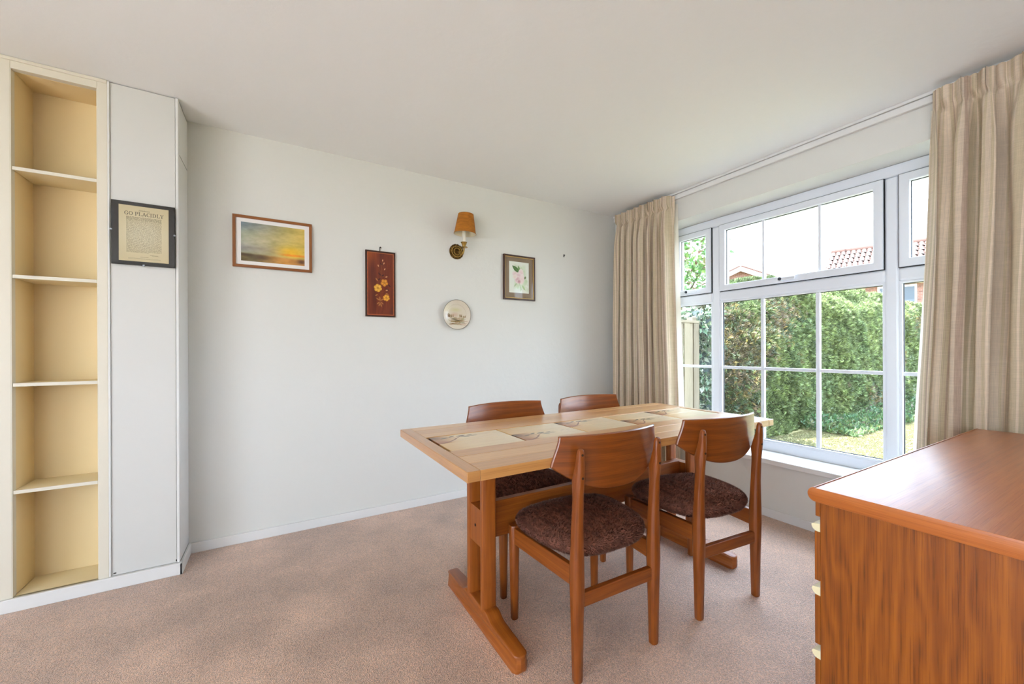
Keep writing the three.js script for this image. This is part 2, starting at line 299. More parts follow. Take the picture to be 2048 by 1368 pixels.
// ------------------------------------------------------------------ dining table
const TY = 0.75, TX0 = -2.334, TX1 = -0.566, TZ0 = 0.938, TZ1 = 1.704, TH = 0.034;
{
  const t = thing('dining_table', 'teak trestle dining table inlaid with a double row of painted tiles', 'table', [0, 0, 0]);
  const ex0 = -2.288, ex1 = -0.612;                               // inside of the end boards
  mesh('end_board', box(TX0, ex0, TY - TH, TY, TZ0, TZ1, 0.003, 'z'), M.topWood[2], t);
  mesh('end_board', box(ex1, TX1, TY - TH, TY, TZ0, TZ1, 0.003, 'z'), M.topWood[2], t);
  const tz0 = 1.171, tz1 = 1.436, far = [TZ0, 1.012, 1.094, tz0 - 0.001], near = [tz1 + 0.001, 1.524, 1.618, TZ1];
  const tone = [[1, 0, 1], [0, 1, 0]];
  [far, near].forEach((r, k) => { for (let i = 0; i < 3; i++) mesh('plank', box(ex0 + 0.0005, ex1 - 0.0005, TY - TH, TY - 0.0002 * (i % 2), r[i] + 0.0003, r[i + 1] - 0.0003, 0.0012, 'x'), M.topWood[tone[k][i]], t); });
  mesh('tile_tray', box(ex0, ex1, TY - TH, TY - 0.014, tz0, tz1, 0), M.darkWood, t);
  const tp = 0.3322, mid = (tz0 + tz1) / 2;
  // tile print: brown shaded corner, leafy sprig and faint streaks
  const print = (decorated, seed) => canvasTex(512, 208, (g, w, h) => {
    const r = rng(seed);
    const gr = g.createLinearGradient(0, 0, w, 0); gr.addColorStop(0, decorated ? '#d8a468' : '#e2b678'); gr.addColorStop(0.35, '#ecd0a2'); gr.addColorStop(1, '#f0dcba'); g.fillStyle = gr; g.fillRect(0, 0, w, h);
    for (let i = 0; i < 130; i++) { g.strokeStyle = `rgba(${150 + r() * 50},${110 + r() * 40},${70 + r() * 40},${0.05 + r() * 0.08})`; g.lineWidth = 0.6 + r() * 2; const y = r() * h, x = r() * w * 0.7; g.beginPath(); g.moveTo(x, y); g.bezierCurveTo(x + 60, y + r() * 6 - 3, x + 120, y + r() * 6 - 3, x + 90 + r() * 260, y + r() * 8 - 4); g.stroke(); }
    if (!decorated) return;
    const bl = g.createRadialGradient(0, h * 0.15, 4, 0, h * 0.3, w * 0.3); bl.addColorStop(0, 'rgba(62,34,20,0.95)'); bl.addColorStop(0.45, 'rgba(128,74,40,0.5)'); bl.addColorStop(1, 'rgba(150,90,50,0)'); g.fillStyle = bl; g.fillRect(0, 0, w, h);
    const br = g.createRadialGradient(30, h, 2, 30, h, 90); br.addColorStop(0, 'rgba(140,66,30,0.8)'); br.addColorStop(1, 'rgba(140,66,30,0)'); g.fillStyle = br; g.fillRect(0, 0, w, h);
    g.strokeStyle = 'rgba(120,60,28,0.85)'; g.lineCap = 'round';
    const stem = (x0, y0, x1, y1, cx, cy, lw) => { g.lineWidth = lw; g.beginPath(); g.moveTo(x0, y0); g.quadraticCurveTo(cx, cy, x1, y1); g.stroke(); };
    stem(20, 205, 150, 120, 90, 190, 12); stem(150, 120, 260, 60, 190, 60, 7); stem(150, 120, 120, 60, 150, 80, 6);
    const leaf = (x, y, L, wd, a, c) => { g.save(); g.translate(x, y); g.rotate(a); g.fillStyle = c; g.beginPath(); g.moveTo(0, 0); g.quadraticCurveTo(L * 0.5, -wd, L, 0); g.quadraticCurveTo(L * 0.5, wd, 0, 0); g.fill(); g.restore(); };
    for (const [x, y, L, wd, a] of [[118, 62, 70, 22, 2.8], [120, 60, 60, 22, -0.5], [170, 62, 80, 24, -0.25], [200, 78, 66, 18, 0.5], [240, 62, 60, 16, -0.15], [252, 66, 74, 14, 0.3]]) leaf(x, y, L, wd, a, `rgba(${66 + r() * 20},${62 + r() * 14},${40 + r() * 10},0.85)`);
    for (let i = 0; i < 9; i++) leaf(300 + r() * 150, 40 + r() * 50, 22 + r() * 18, 4, r() * 0.6 - 0.3, 'rgba(120,116,92,0.4)');
  });
  const tileMats = [print(true, 5), print(true, 6), print(false, 7), print(false, 8)].map((map) => std({ map, roughness: 0.3, clearcoat: 0.4, clearcoatRoughness: 0.2 }));
  for (let i = 0; i < 5; i++) for (let j = 0; j < 2; j++) {
    const a = ex0 + 0.0125 + i * tp, c = a + tp - 0.008, z0 = j ? mid + 0.0005 : tz0 + 0.0012, z1 = j ? tz1 - 0.0012 : mid - 0.0005;
    const g = new RoundedBoxGeometry(c - a, 0.012, z1 - z0, 2, 0.0012); g.translate((a + c) / 2, TY - 0.0075, (z0 + z1) / 2);
    const p = g.attributes.position, uv = new Float32Array(p.count * 2);
    for (let k = 0; k < p.count; k++) { uv[k * 2] = (p.getX(k) - a) / (c - a); uv[k * 2 + 1] = 1 - (p.getZ(k) - z0) / (z1 - z0); }
    g.setAttribute('uv', new THREE.BufferAttribute(uv, 2));
    const deco = (i + j) % 2 === 0;
    const m = mesh('tile', g, tileMats[deco ? i % 2 : 2 + (i % 2)], t); if (deco) m.userData.label = 'tile painted with a leafy brown sprig';
  }
  for (const [fx0, fx1] of [[-2.133, -2.071], [-0.848, -0.786]]) {
    // sled foot: low rounded ends rising to a thicker middle
    const sh = new THREE.Shape(); const L0 = 1.003, L1 = 1.642;
    sh.moveTo(L0 + 0.02, 0); sh.lineTo(L1 - 0.02, 0); sh.quadraticCurveTo(L1, 0, L1, 0.02); sh.lineTo(L1, 0.048); sh.quadraticCurveTo(L1, 0.056, L1 - 0.012, 0.057); sh.lineTo(1.470, 0.064); sh.quadraticCurveTo(1.448, 0.067, 1.436, 0.077); sh.quadraticCurveTo(1.424, 0.086, 1.408, 0.086);
    sh.lineTo(1.237, 0.086); sh.quadraticCurveTo(1.221, 0.086, 1.209, 0.077); sh.quadraticCurveTo(1.197, 0.067, 1.175, 0.064); sh.lineTo(L0 + 0.012, 0.057); sh.quadraticCurveTo(L0, 0.056, L0, 0.048); sh.lineTo(L0, 0.02); sh.quadraticCurveTo(L0, 0, L0 + 0.02, 0);
    let g = new THREE.ExtrudeGeometry(sh, { depth: fx1 - fx0 - 0.012, bevelEnabled: true, bevelSize: 0.006, bevelThickness: 0.006, bevelSegments: 3, curveSegments: 8 });
    g.translate(0, 0, 0.006); { const p = g.attributes.position; for (let i = 0; i < p.count; i++) { const z = p.getX(i), x = p.getZ(i), wd = fx1 - fx0; let xx = x; const e = Math.max(0, Math.max(L0 + 0.030 - z, z - (L1 - 0.030))) / 0.036; const half = wd / 2 * (e > 0 ? Math.sqrt(Math.max(0.1, 1 - Math.min(1, e) ** 2)) : 1); xx = wd / 2 + (x - wd / 2) * half / (wd / 2); p.setXYZ(i, fx0 + xx, p.getY(i), z); } }
    { const p = g.attributes.position; for (let i = 0; i < p.count; i += 3) { const q = [0, 1, 2].map((k) => [p.getX(i + k), p.getY(i + k), p.getZ(i + k)]); p.setXYZ(i + 1, ...q[2]); p.setXYZ(i + 2, ...q[1]); } }
    g.deleteAttribute('normal'); g = toCreasedNormals(mergeVertices(new THREE.BufferGeometry().setAttribute('position', g.attributes.position), 1e-5), 0.6);
    mesh('foot', grainUV(g, 'z', uvSeed(), uvSeed()), M.frameWood, t);
    for (const [a, c] of [[1.243, 1.273], [1.372, 1.402]]) mesh('post', loftPost([{ y: 0.062, w: fx1 - fx0, d: c - a, x: (fx0 + fx1) / 2, z: (a + c) / 2, e: 5 }, { y: TY - TH, w: fx1 - fx0, d: c - a, x: (fx0 + fx1) / 2, z: (a + c) / 2, e: 5 }], 32), M.frameWood, t);
    const blk = mesh('spacer_block', box(fx0 + 0.006, fx1 - 0.006, 0.325, 0.476, 1.272, 1.373, 0.002, 'x'), M.frameWood, t);
    const dw = new THREE.CylinderGeometry(0.006, 0.006, 0.004, 16); dw.rotateZ(Math.PI / 2); dw.translate(fx0 < -1 ? fx0 + 0.0055 : fx1 - 0.0055, 0.40, 1.322); mesh('dowel', dw, M.doweldark, blk);
    mesh('bearer', box(fx0 + 0.01, fx1 - 0.01, TY - TH - 0.045, TY - TH, 1.10, 1.54, 0.004, 'z'), M.frameWood, t);
  }
  mesh('stretcher', box(-2.071, -0.848, 0.335, 0.486, 1.305, 1.340, 0.004, 'x'), M.frameWood, t);
}

// ------------------------------------------------------------------ dining chairs (facing local -z)
M.plush = std({ map: dataTex(256, 256, (x, y) => { const k = 0.6 + fbm(x * 0.12, y * 0.05, 41, 3) * 0.8; return [118 * k, 74 * k, 58 * k]; }, { size: [0.3, 0.3] }), roughness: 1, sheen: 0.8, sheenRoughness: 0.4, sheenColor: new THREE.Color(0.42, 0.24, 0.19), specularIntensity: 0.1 });
M.pile = std({ color: new THREE.Color('#9a6756'), roughness: 1, sheen: 1, sheenRoughness: 0.35, sheenColor: new THREE.Color(0.5, 0.36, 0.31), specularIntensity: 0.1, side: THREE.DoubleSide });
function seatPoint(u, v) {                                      // u round, v 0 centre-top .. 1 rim .. 2 centre-bottom
  const a = u * Math.PI * 2, c = Math.cos(a), s = Math.sin(a), e = 3.0;
  const k = Math.pow(Math.pow(Math.abs(c), e) + Math.pow(Math.abs(s), e), -1 / e);
  const r = v <= 1 ? Math.sin(v * Math.PI / 2) : Math.sin((2 - v) * Math.PI / 2), hgt = v <= 1 ? Math.cos(v * Math.PI / 2) : -Math.cos((2 - v) * Math.PI / 2);
  const zz = s * k * r * 0.214 - 0.010, hw = lerp(0.264, 0.204, (zz + 0.225) / 0.43);
  const x = c * k * r * hw, edge = r;
  let y = v <= 1 ? 0.436 + 0.032 * Math.sqrt(Math.max(0, 1 - edge ** 4.5)) + 0.013 * (1 - edge * edge) : 0.436 - 0.052 * Math.sqrt(Math.max(0, 1 - edge ** 6));
  y -= 0.006 * smooth(-0.1, -0.24, zz);
  return [x, y, zz];
}
function backrestGeometry() {
  const nu = 40, nv = 14, half = [];
  const f = (u, v, side) => {
    const s = u * 2 - 1, as = Math.abs(s);
    const bot = 0.635 + 0.088 * Math.pow(as, 2.3), top = 0.826 - 0.004 * s * s;
    const y = lerp(bot, top, v), hw = lerp(0.253, 0.226, smooth(0.70, 0.83, y));
    const x = s * hw, z = 0.207 - 0.062 * (x / 0.25) ** 2 - (side ? 0.013 : 0) + 0.03 * (y - 0.73);
    return [x, y, z];
  };
  const front = gridSurface(nu, nv, (u, v) => f(u, v, 1), (u, v) => { const p = f(u, v, 1); return [p[0] + 0.4, p[1]]; });
  const back = gridSurface(nu, nv, (u, v) => f(1 - u, v, 0), (u, v) => { const p = f(1 - u, v, 0); return [p[0] + 0.4, p[1] * 1.0]; });
  // front faces -z: flip its winding
  const fi = front.index.array; for (let i = 0; i < fi.length; i += 3) { const q = fi[i]; fi[i] = fi[i + 1]; fi[i + 1] = q; }
  const bi = back.index.array; for (let i = 0; i < bi.length; i += 3) { const q = bi[i]; bi[i] = bi[i + 1]; bi[i + 1] = q; }
  front.computeVertexNormals(); back.computeVertexNormals();
  const rim = [];
  const n = 40, loop = [];
  for (let i = 0; i < n; i++) loop.push([i / n, 0]); for (let i = 0; i < 12; i++) loop.push([1, i / 12]); for (let i = 0; i < n; i++) loop.push([1 - i / n, 1]); for (let i = 0; i < 12; i++) loop.push([0, 1 - i / 12]);
  loop.push(loop[0]);
  const K = 4, edge = gridSurface(loop.length - 1, K, (u, v) => { const [a, b] = loop[Math.round(u * (loop.length - 1))], p = f(a, b, 0), q = f(a, b, 1), bul = Math.sin(v * Math.PI) * 0.004, cx = (p[0] > 0 ? 1 : -1) * (Math.abs(a - 0.5) > 0.49 ? bul : 0), cy = b > 0.99 ? bul : b < 0.01 ? -bul : 0; return [lerp(p[0], q[0], v) + cx, lerp(p[1], q[1], v) + cy, lerp(p[2], q[2], v)]; }, (u, v) => [u, v * 0.02]);
  return merge([front, back, edge]);
}
function makeChair() {
  const t = new THREE.Group();
  // plush seat pad
  let g = gridSurface(72, 36, (u, v) => { const p = seatPoint(u, v * 2); const n = (fbm(p[0] * 30 + 9, p[2] * 30 + 5, 51, 3) - 0.5) * 0.005; return [p[0] * (1 + n), p[1] + n * (v < 0.5 ? 1 : 0.3), p[2] * (1 + n)]; }, (u, v) => { const p = seatPoint(u, v * 2); return [p[0] + 0.3, p[2] + 0.3]; });
  const gi = g.index.array; for (let i = 0; i < gi.length; i += 3) { const q = gi[i]; gi[i] = gi[i + 1]; gi[i + 1] = q; } g.computeVertexNormals();
  const seat = mesh('seat', g, M.plush, t); seat.userData.label = 'brown plush covered seat pad';
  // short pile over the pad
  const r = rng(61), pos = [], nor = [];
  for (let i = 0; i < 32000; i++) {
    const u = r(), v = Math.sqrt(r()) * 1.35, p = seatPoint(u, v), q1 = seatPoint(u + 0.004, v), q2 = seatPoint(u, v + 0.012);
    const n = new THREE.Vector3().crossVectors(new THREE.Vector3(q2[0] - p[0], q2[1] - p[1], q2[2] - p[2]), new THREE.Vector3(q1[0] - p[0], q1[1] - p[1], q1[2] - p[2])).normalize().negate();
    if (!isFinite(n.x)) continue;
    const dir = 1.2 + (fbm(p[0] * 14, p[2] * 14, 63, 3) - 0.5) * 5, lean = new THREE.Vector3(Math.cos(dir), 0.05, Math.sin(dir)).multiplyScalar(0.55 + 0.7 * fbm(p[0] * 30, p[2] * 30, 67, 2));
    const d = n.clone().add(lean).add(new THREE.Vector3(r() - 0.5, r() - 0.5, r() - 0.5).multiplyScalar(0.9)).normalize(), L = 0.0045 + r() * 0.0045, W = 0.0008;
    const sd = new THREE.Vector3(r() - 0.5, r() - 0.5, r() - 0.5).cross(d).normalize().multiplyScalar(W);
    pos.push(p[0] - sd.x, p[1] - sd.y, p[2] - sd.z, p[0] + sd.x, p[1] + sd.y, p[2] + sd.z, p[0] + d.x * L, p[1] + d.y * L, p[2] + d.z * L);
    for (let k = 0; k < 3; k++) nor.push(n.x, n.y, n.z);
  }
  const pg = new THREE.BufferGeometry(); pg.setAttribute('position', new THREE.Float32BufferAttribute(pos, 3)); pg.setAttribute('normal', new THREE.Float32BufferAttribute(nor, 3));
  const pile = mesh('pile', pg, M.pile, seat); pile.userData.kind = 'stuff';
  const back = mesh('backrest', backrestGeometry(), M.backWood, t);
  for (const s of [-1, 1]) {
    const X = s * 0.183;
    const rows = [[0, 0.030, 0.028, 0.19], [0.004, 0.033, 0.031, 0.19], [0.2, 0.041, 0.038, 0.19], [0.33, 0.047, 0.046, 0.19], [0.40, 0.045, 0.045, 0.19], [0.52, 0.038, 0.036, 0.193], [0.62, 0.034, 0.036, 0.197], [0.675, 0.033, 0.046, 0.198], [0.70, 0.032, 0.040, 0.203], [0.74, 0.030, 0.027, 0.210], [0.775, 0.027, 0.020, 0.212], [0.787, 0.022, 0.014, 0.212], [0.791, 0.010, 0.007, 0.212]];
    const leg = mesh('rear_leg', loftPost(rows.map(([y, w, d, z]) => ({ y, w, d, x: X, z, e: 2.9 }))), M.chairWood, t);
    for (const y of [0.772, 0.695]) { const sc = new THREE.CylinderGeometry(0.0042, 0.0042, 0.006, 14); sc.rotateX(Math.PI / 2); sc.translate(X, y, y > 0.75 ? 0.2205 : 0.2215); mesh('screw', sc, M.doweldark, leg); }
    const F = [[0, 0.026, 0.026], [0.003, 0.029, 0.029], [0.2, 0.036, 0.036], [0.385, 0.042, 0.042], [0.392, 0.038, 0.038]];
    mesh('front_leg', loftPost(F.map(([y, w, d]) => ({ y, w, d, x: s * 0.215, z: -0.19, e: 2.9 }))), M.chairWood, t);
    // side rail from front leg to rear leg
    const L = Math.hypot(0.032, 0.38), rg = new RoundedBoxGeometry(0.022, 0.068, L - 0.03, 2, 0.004); rg.rotateY(Math.atan2(-s * 0.032, 0.38)); rg.translate(s * 0.199, 0.351, 0);
    mesh('side_rail', grainUV(rg, 'z', uvSeed(), uvSeed()), M.chairWood, t);
  }
  mesh('front_rail', box(-0.197, 0.197, 0.318, 0.384, -0.2, -0.178, 0.004, 'x'), M.chairWood, t);
  mesh('rear_stretcher', box(-0.164, 0.164, 0.248, 0.297, 0.178, 0.202, 0.005, 'x'), M.chairWood, t);
  return t;
}
{
  const proto = makeChair();
  const spots = [
    [-1.770, 1.582, -0.03, 'near-side teak chair at the trestle foot end, its back turned to the open carpet'],
    [-1.121, 1.610, -0.09, 'near-side teak chair between the sideboard corner and the window end of the table'],
    [-1.735, 1.050, Math.PI, 'wall-side teak chair tucked under the table end further from the curtain'],
    [-1.130, 1.050, Math.PI, 'wall-side teak chair tucked under the table, its backrest next to the corner curtain'],
  ];
  spots.forEach(([x, z, a, label], i) => { const c = i ? proto.clone() : proto; c.name = numbered('dining_chair'); c.position.set(x, 0, z); c.rotation.y = a; scene.add(c); tag(c, label, 'chair', 'teak chairs round the dining table'); });
}

// ------------------------------------------------------------------ sideboard
{
  const t = thing('sideboard', 'orange-brown teak sideboard with drawers and pale scooped handles', 'sideboard', [-1.640, 0, 2.315], -0.012);
  // local: x to the window, z into the room from the front edge of the top
  const LX = 1.475, D = 0.45, H = 0.765;
  const sh = new THREE.Shape(); const tt = 0.034;                  // bullnose top, profile in (z, y)
  sh.moveTo(D, H); sh.lineTo(0.014, H); sh.absarc(0.017, H - 0.017, 0.017, Math.PI / 2, Math.PI * 1.5, false); sh.lineTo(D, H - tt); sh.lineTo(D, H);
  let g = new THREE.ExtrudeGeometry(sh, { depth: LX - 0.004, bevelEnabled: true, bevelSize: 0.002, bevelThickness: 0.002, bevelSegments: 2, curveSegments: 12 });
  { const p = g.attributes.position; for (let i = 0; i < p.count; i++) { const z = p.getX(i), x = p.getZ(i) + 0.002; p.setXYZ(i, x, p.getY(i), z); } for (let i = 0; i < p.count; i += 3) { const q = [0, 1, 2].map((k) => [p.getX(i + k), p.getY(i + k), p.getZ(i + k)]); p.setXYZ(i + 1, ...q[2]); p.setXYZ(i + 2, ...q[1]); } }
  g = toCreasedNormals(mergeVertices(new THREE.BufferGeometry().setAttribute('position', g.attributes.position), 1e-5), 0.5);
  mesh('top', grainUV(g, 'x', 0.3, 0.2, 'z'), M.sideTop, t);
  mesh('end_panel', box(0.014, 0.034, 0, H - tt, 0.020, D - 0.004, 0.002, 'y'), M.sideWood, t);
  mesh('end_panel', box(LX - 0.034, LX - 0.014, 0, H - tt, 0.020, D - 0.004, 0.002, 'y'), M.sideWood, t);
  mesh('back_panel', box(0.034, LX - 0.034, 0.03, H - tt, D - 0.014, D - 0.006, 0), M.sideWood, t);
  mesh('plinth', box(0.034, LX - 0.034, 0, 0.06, 0.05, 0.07, 0.001), M.darkWood, t);
  mesh('front_rail', box(0.016, LX - 0.016, H - tt - 0.043, H - tt, 0.009, 0.0195, 0.002, 'x'), M.sideWood, t);
  mesh('divider', box(LX / 2 - 0.01, LX / 2 + 0.01, 0.06, H - tt - 0.043, 0.022, D - 0.02, 0.001, 'y'), M.sideWood, t);
  M.bone = std({ color: new THREE.Color('#efe0b4'), roughness: 0.35 });
  for (let row = 0; row < 4; row++) {
    const top = 0.668 - row * 0.165, bot = top - 0.147;
    for (let k = 0; k < 2; k++) {
      const a = k ? LX / 2 + 0.002 : 0.016, c = k ? LX - 0.016 : LX / 2 - 0.002;
      const d = mesh('drawer', box(a, c, bot, top - 0.0195, 0.007, 0.0195, 0.002, 'x'), M.sideWood, t);
      mesh('drawer_box', box(a + 0.02, c - 0.02, bot + 0.012, top - 0.02, 0.0205, D - 0.03, 0), M.darkWood, d);
      // scooped grip along the top edge of the drawer
      const hs = new THREE.Shape(); hs.moveTo(0.0195, 0.002); hs.lineTo(0.004, -0.001); hs.quadraticCurveTo(-0.001, -0.003, 0.0, -0.008); hs.quadraticCurveTo(0.003, -0.017, 0.011, -0.0195); hs.lineTo(0.0195, -0.0195); hs.lineTo(0.0195, 0.002);
      let hg = new THREE.ExtrudeGeometry(hs, { depth: c - a - 0.004, bevelEnabled: false, curveSegments: 8 });
      { const p = hg.attributes.position; for (let i = 0; i < p.count; i++) { const z = p.getX(i), x = p.getZ(i); p.setXYZ(i, a + 0.001 + x, top + p.getY(i), z); } for (let i = 0; i < p.count; i += 3) { const w = [0, 1, 2].map((n) => [p.getX(i + n), p.getY(i + n), p.getZ(i + n)]); p.setXYZ(i + 1, ...w[2]); p.setXYZ(i + 2, ...w[1]); } }
      hg = toCreasedNormals(new THREE.BufferGeometry().setAttribute('position', hg.attributes.position), 0.5);
      mesh('handle', hg, M.bone, d);
    }
  }
}

// ------------------------------------------------------------------ curtains and track
{
  const cloth = (seed) => {
    const W = 1024, H = 256, r = rng(seed), col = new Float32Array(W);
    const base = new Array(W).fill(0); let x = 0;
    while (x < W) { const w = 3 + Math.floor(r() * 16), k = r(); const v = k < 0.14 ? -0.17 : k < 0.40 ? -0.07 : k < 0.62 ? 0.08 : 0; for (let i = 0; i < w && x + i < W; i++) base[x + i] = v; x += w; }
    return dataTex(W, H, (px, py) => {
      const weave = ((px % 4 === 0) ? -0.05 : 0.02) + ((py % 3 === 0) ? -0.035 : 0.015), n = (noise(px * 0.6, py * 0.02, seed) - 0.5) * 0.08 + (noise(px * 0.02, py * 0.5, seed + 2) - 0.5) * 0.06 + (hash2(px, py, seed) - 0.5) * 0.05;
      const k = 1 + base[px] * 0.8 + weave + n; const b = base[px];
      return [214 * k, (195 - (b < -0.1 ? 9 : 0)) * k, (172 - (b < 0 ? 9 : 0)) * k];
    }, { size: [0.62, 0.22] });
  };
  const mat = std({ map: cloth(201), roughness: 0.95, side: THREE.DoubleSide, transmission: 0.12, thickness: 0, sheen: 0.2, sheenColor: new THREE.Color(0.6, 0.55, 0.48) });
  const lin = std({ color: new THREE.Color('#efe9dc'), roughness: 1, side: THREE.DoubleSide, transmission: 0.35, thickness: 0 });
  function curtain(name, label, za, zb, folds, width, seed, edgeSide, flare) {
    const t = thing(name, label, 'curtain', [0, 0, 0], 0);
    const r = rng(seed), ph = Array.from({ length: folds + 3 }, () => r()), TOP = 2.368, BOT = 0.025;
    const pt = (u, v, off = 0) => {
      const y = lerp(TOP, BOT, v), drop = TOP - y;
      const body = smooth(0.07, 0.32, drop), head = 1 - smooth(0.075, 0.115, drop);
      const wu = u + 0.012 * Math.sin(u * 23 + seed) + 0.006 * Math.sin(u * 57 + seed * 2) + body * 0.012 * (fbm(u * 5, y * 0.9, seed, 2) - 0.5) * 2;
      const k = wu * folds, i = clamp(Math.floor(k), 0, folds - 1), amp = (0.038 + 0.022 * ph[i]) * lerp(1, 0.68, smooth(1.35, 0.8, y));
      const p = 2 * Math.PI * k;
      const sharp = Math.sin(p) + 0.28 * Math.sin(2 * p + 1.2) + 0.12 * Math.sin(3 * p + ph[i] * 6);
      // pinch pleats in the heading
      const pin = Math.pow(Math.max(0, Math.sin(p + 0.5)), 2) * (0.030 + 0.012 * Math.sin(p * 5 + ph[i] * 4)) + 0.007 * Math.sin(p * 3 + 1);
      const neck = Math.exp(-(((drop - 0.095) / 0.018) ** 2)) * (0.014 * Math.sin(p * 2.0 + 1) + 0.012);
      let x = -0.098 - head * pin - body * sharp * amp * (0.85 + 0.25 * smooth(0.3, 1.8, drop)) - (1 - head) * (1 - body) * (sharp * 0.018) + neck;
      const [fa, fb] = flare, low = smooth(0.1, 2.3, drop);
      let z = lerp(za + fa * low, zb + fb * low, clamp(u)) - body * (zb - za) / folds * (0.10 + 0.07 * ph[i]) * Math.sin(2 * p + 0.3 * ph[i]) + head * 0.004 * Math.sin(p * 3) + (fbm(u * 12, y * 1.6, seed + 4, 2) - 0.5) * 0.012 * body;
      // the leading edge turns back to the window
      const e = edgeSide > 0 ? smooth(0.95, 1, u) : smooth(0.05, 0, u); x = lerp(x, -0.03, e * 0.9);
      return [x + off, y, z];
    };
    const g = gridSurface(folds * 26, 84, (u, v) => pt(u, 1 - Math.pow(1 - v, 1) * 1 - 0 < 0 ? 0 : Math.pow(v, 1.5)), (u, v) => [u * width, lerp(TOP, BOT, Math.pow(v, 1.5))]);
    mesh('panel', g, mat, t);
    const l = gridSurface(folds * 8, 40, (u, v) => {
      const y = lerp(TOP - 0.06, BOT + 0.015, v), low = smooth(0.1, 2.3, TOP - y), [fa, fb] = flare, e = edgeSide > 0 ? smooth(0.9, 1, u) : smooth(0.1, 0, u);
      return [-0.012 + 0.004 * Math.sin(u * folds * 6.283 + 1), y, lerp(za + fa * low, zb + fb * low, u) + edgeSide * e * (0.010 + 0.022 * v)];
    }, (u, v) => [u * width, v * 2.4]);
    mesh('lining', l, lin, t).userData.label = 'white curtain lining';
    return t;
  }
  curtain('curtain', 'gathered beige striped curtain hanging in the corner behind the dining table', 0.118, 0.700, 8, 1.75, 3, 1, [-0.03, 0.045]);
  curtain('curtain', 'beige striped pinch-pleated curtain falling behind the sideboard', 2.178, 2.98, 9, 2.2, 8, -1, [-0.062, 0.02]);
  const tr = thing('curtain_track', 'long white curtain track along the ceiling above the window', 'curtain track');
  mesh('batten', box(-0.024, 0, 2.346, 2.382, 0.004, 3.2, 0.003, 'z'), M.trim, tr);
  mesh('rail', box(-0.032, 0, 2.3842, 2.3995, 0.004, 3.2, 0.002, 'z'), M.trim, tr);
}

// ------------------------------------------------------------------ things on the picture wall
function picturePlane(w, h, z, mat, parent, name, cx = 0, cy = 0) { const g = new THREE.PlaneGeometry(w, h); g.translate(cx, cy, z); return mesh(name, g, mat, parent); }
function frameGeo(w, h, fw, d, r = 0.002) { return [box(-w / 2, w / 2, h / 2 - fw, h / 2, 0, d, r, 'x'), box(-w / 2, w / 2, -h / 2, -h / 2 + fw, 0, d, r, 'x'), box(-w / 2, -w / 2 + fw, -h / 2 + fw, h / 2 - fw, 0, d, r, 'y'), box(w / 2 - fw, w / 2, -h / 2 + fw, h / 2 - fw, 0, d, r, 'y')]; }
{ // clip-framed text print on the casing
  const t = thing('framed_print', 'black-bordered clip frame holding a yellowed sheet of printed verse', 'picture', [-3.386, 1.689, CZ + 0.0045]);
  const w = 0.232, h = 0.302;
  mesh('backing_board', box(-w / 2, w / 2, -h / 2, h / 2, 0, 0.010, 0.001), std({ color: new THREE.Color('#1c1712'), roughness: 0.6 }), t);
  const sheet = canvasTex(720, 1000, (g, W, H) => {
    g.fillStyle = '#cfc2a0'; g.fillRect(0, 0, W, H);
    const v = g.createRadialGradient(W / 2, H / 2, W * 0.2, W / 2, H / 2, W * 0.8); v.addColorStop(0, 'rgba(216,206,176,0.8)'); v.addColorStop(1, 'rgba(186,168,126,0.45)'); g.fillStyle = v; g.fillRect(0, 0, W, H);
    g.fillStyle = '#3c352a'; g.textAlign = 'center'; g.font = 'italic 32px serif'; g.fillText('Desiderata', W / 2, 88);
    g.font = '92px serif'; g.save(); g.translate(W / 2, 172); g.scale(0.94, 1); g.fillText('GO PLACIDLY', 0, 0); g.restore();
    const r = rng(31);
    for (let l = 0; l < 40; l++) {                               // lines of small close print
      const y = 208 + l * 16.2, big = l < 4; let x = 105; const end = l === 39 ? 420 : 612; g.fillStyle = `rgba(66,56,40,${big ? 0.95 : 0.78})`;
      while (x < end) { const ww = 12 + r() * 46; for (let q = x; q < Math.min(end, x + ww); q += 5) g.fillRect(q, y - (r() < 0.25 ? 10 : 7) - (big ? 2 : 0), 2 + r() * 2, (r() < 0.2 ? 10 : 7) + (big ? 2 : 0)); x += ww + 8; }
    }
    g.fillStyle = 'rgba(70,60,44,0.6)'; g.fillRect(440, 872, 120, 5); g.fillRect(470, 884, 110, 4); g.fillRect(W / 2 - 60, 915, 120, 5); for (let k = 0; k < 2; k++) for (let x = 130; x < 590; x += 9) g.fillRect(x, 940 + k * 12, 6, 4);
  });
  picturePlane(0.182, 0.266, 0.0106, std({ map: sheet, roughness: 0.8 }), t, 'sheet', 0.002, 0.0);
  picturePlane(w - 0.001, h - 0.001, 0.0125, M.pictureGlass, t, 'glass');
  for (const [x, y] of [[-w / 2, 0.01], [w / 2, 0.01], [0.0, -h / 2]]) mesh('clip', box(x - 0.004, x + 0.004, y - 0.004, y + 0.004, 0.004, 0.0145, 0.001), M.metal, t);
}
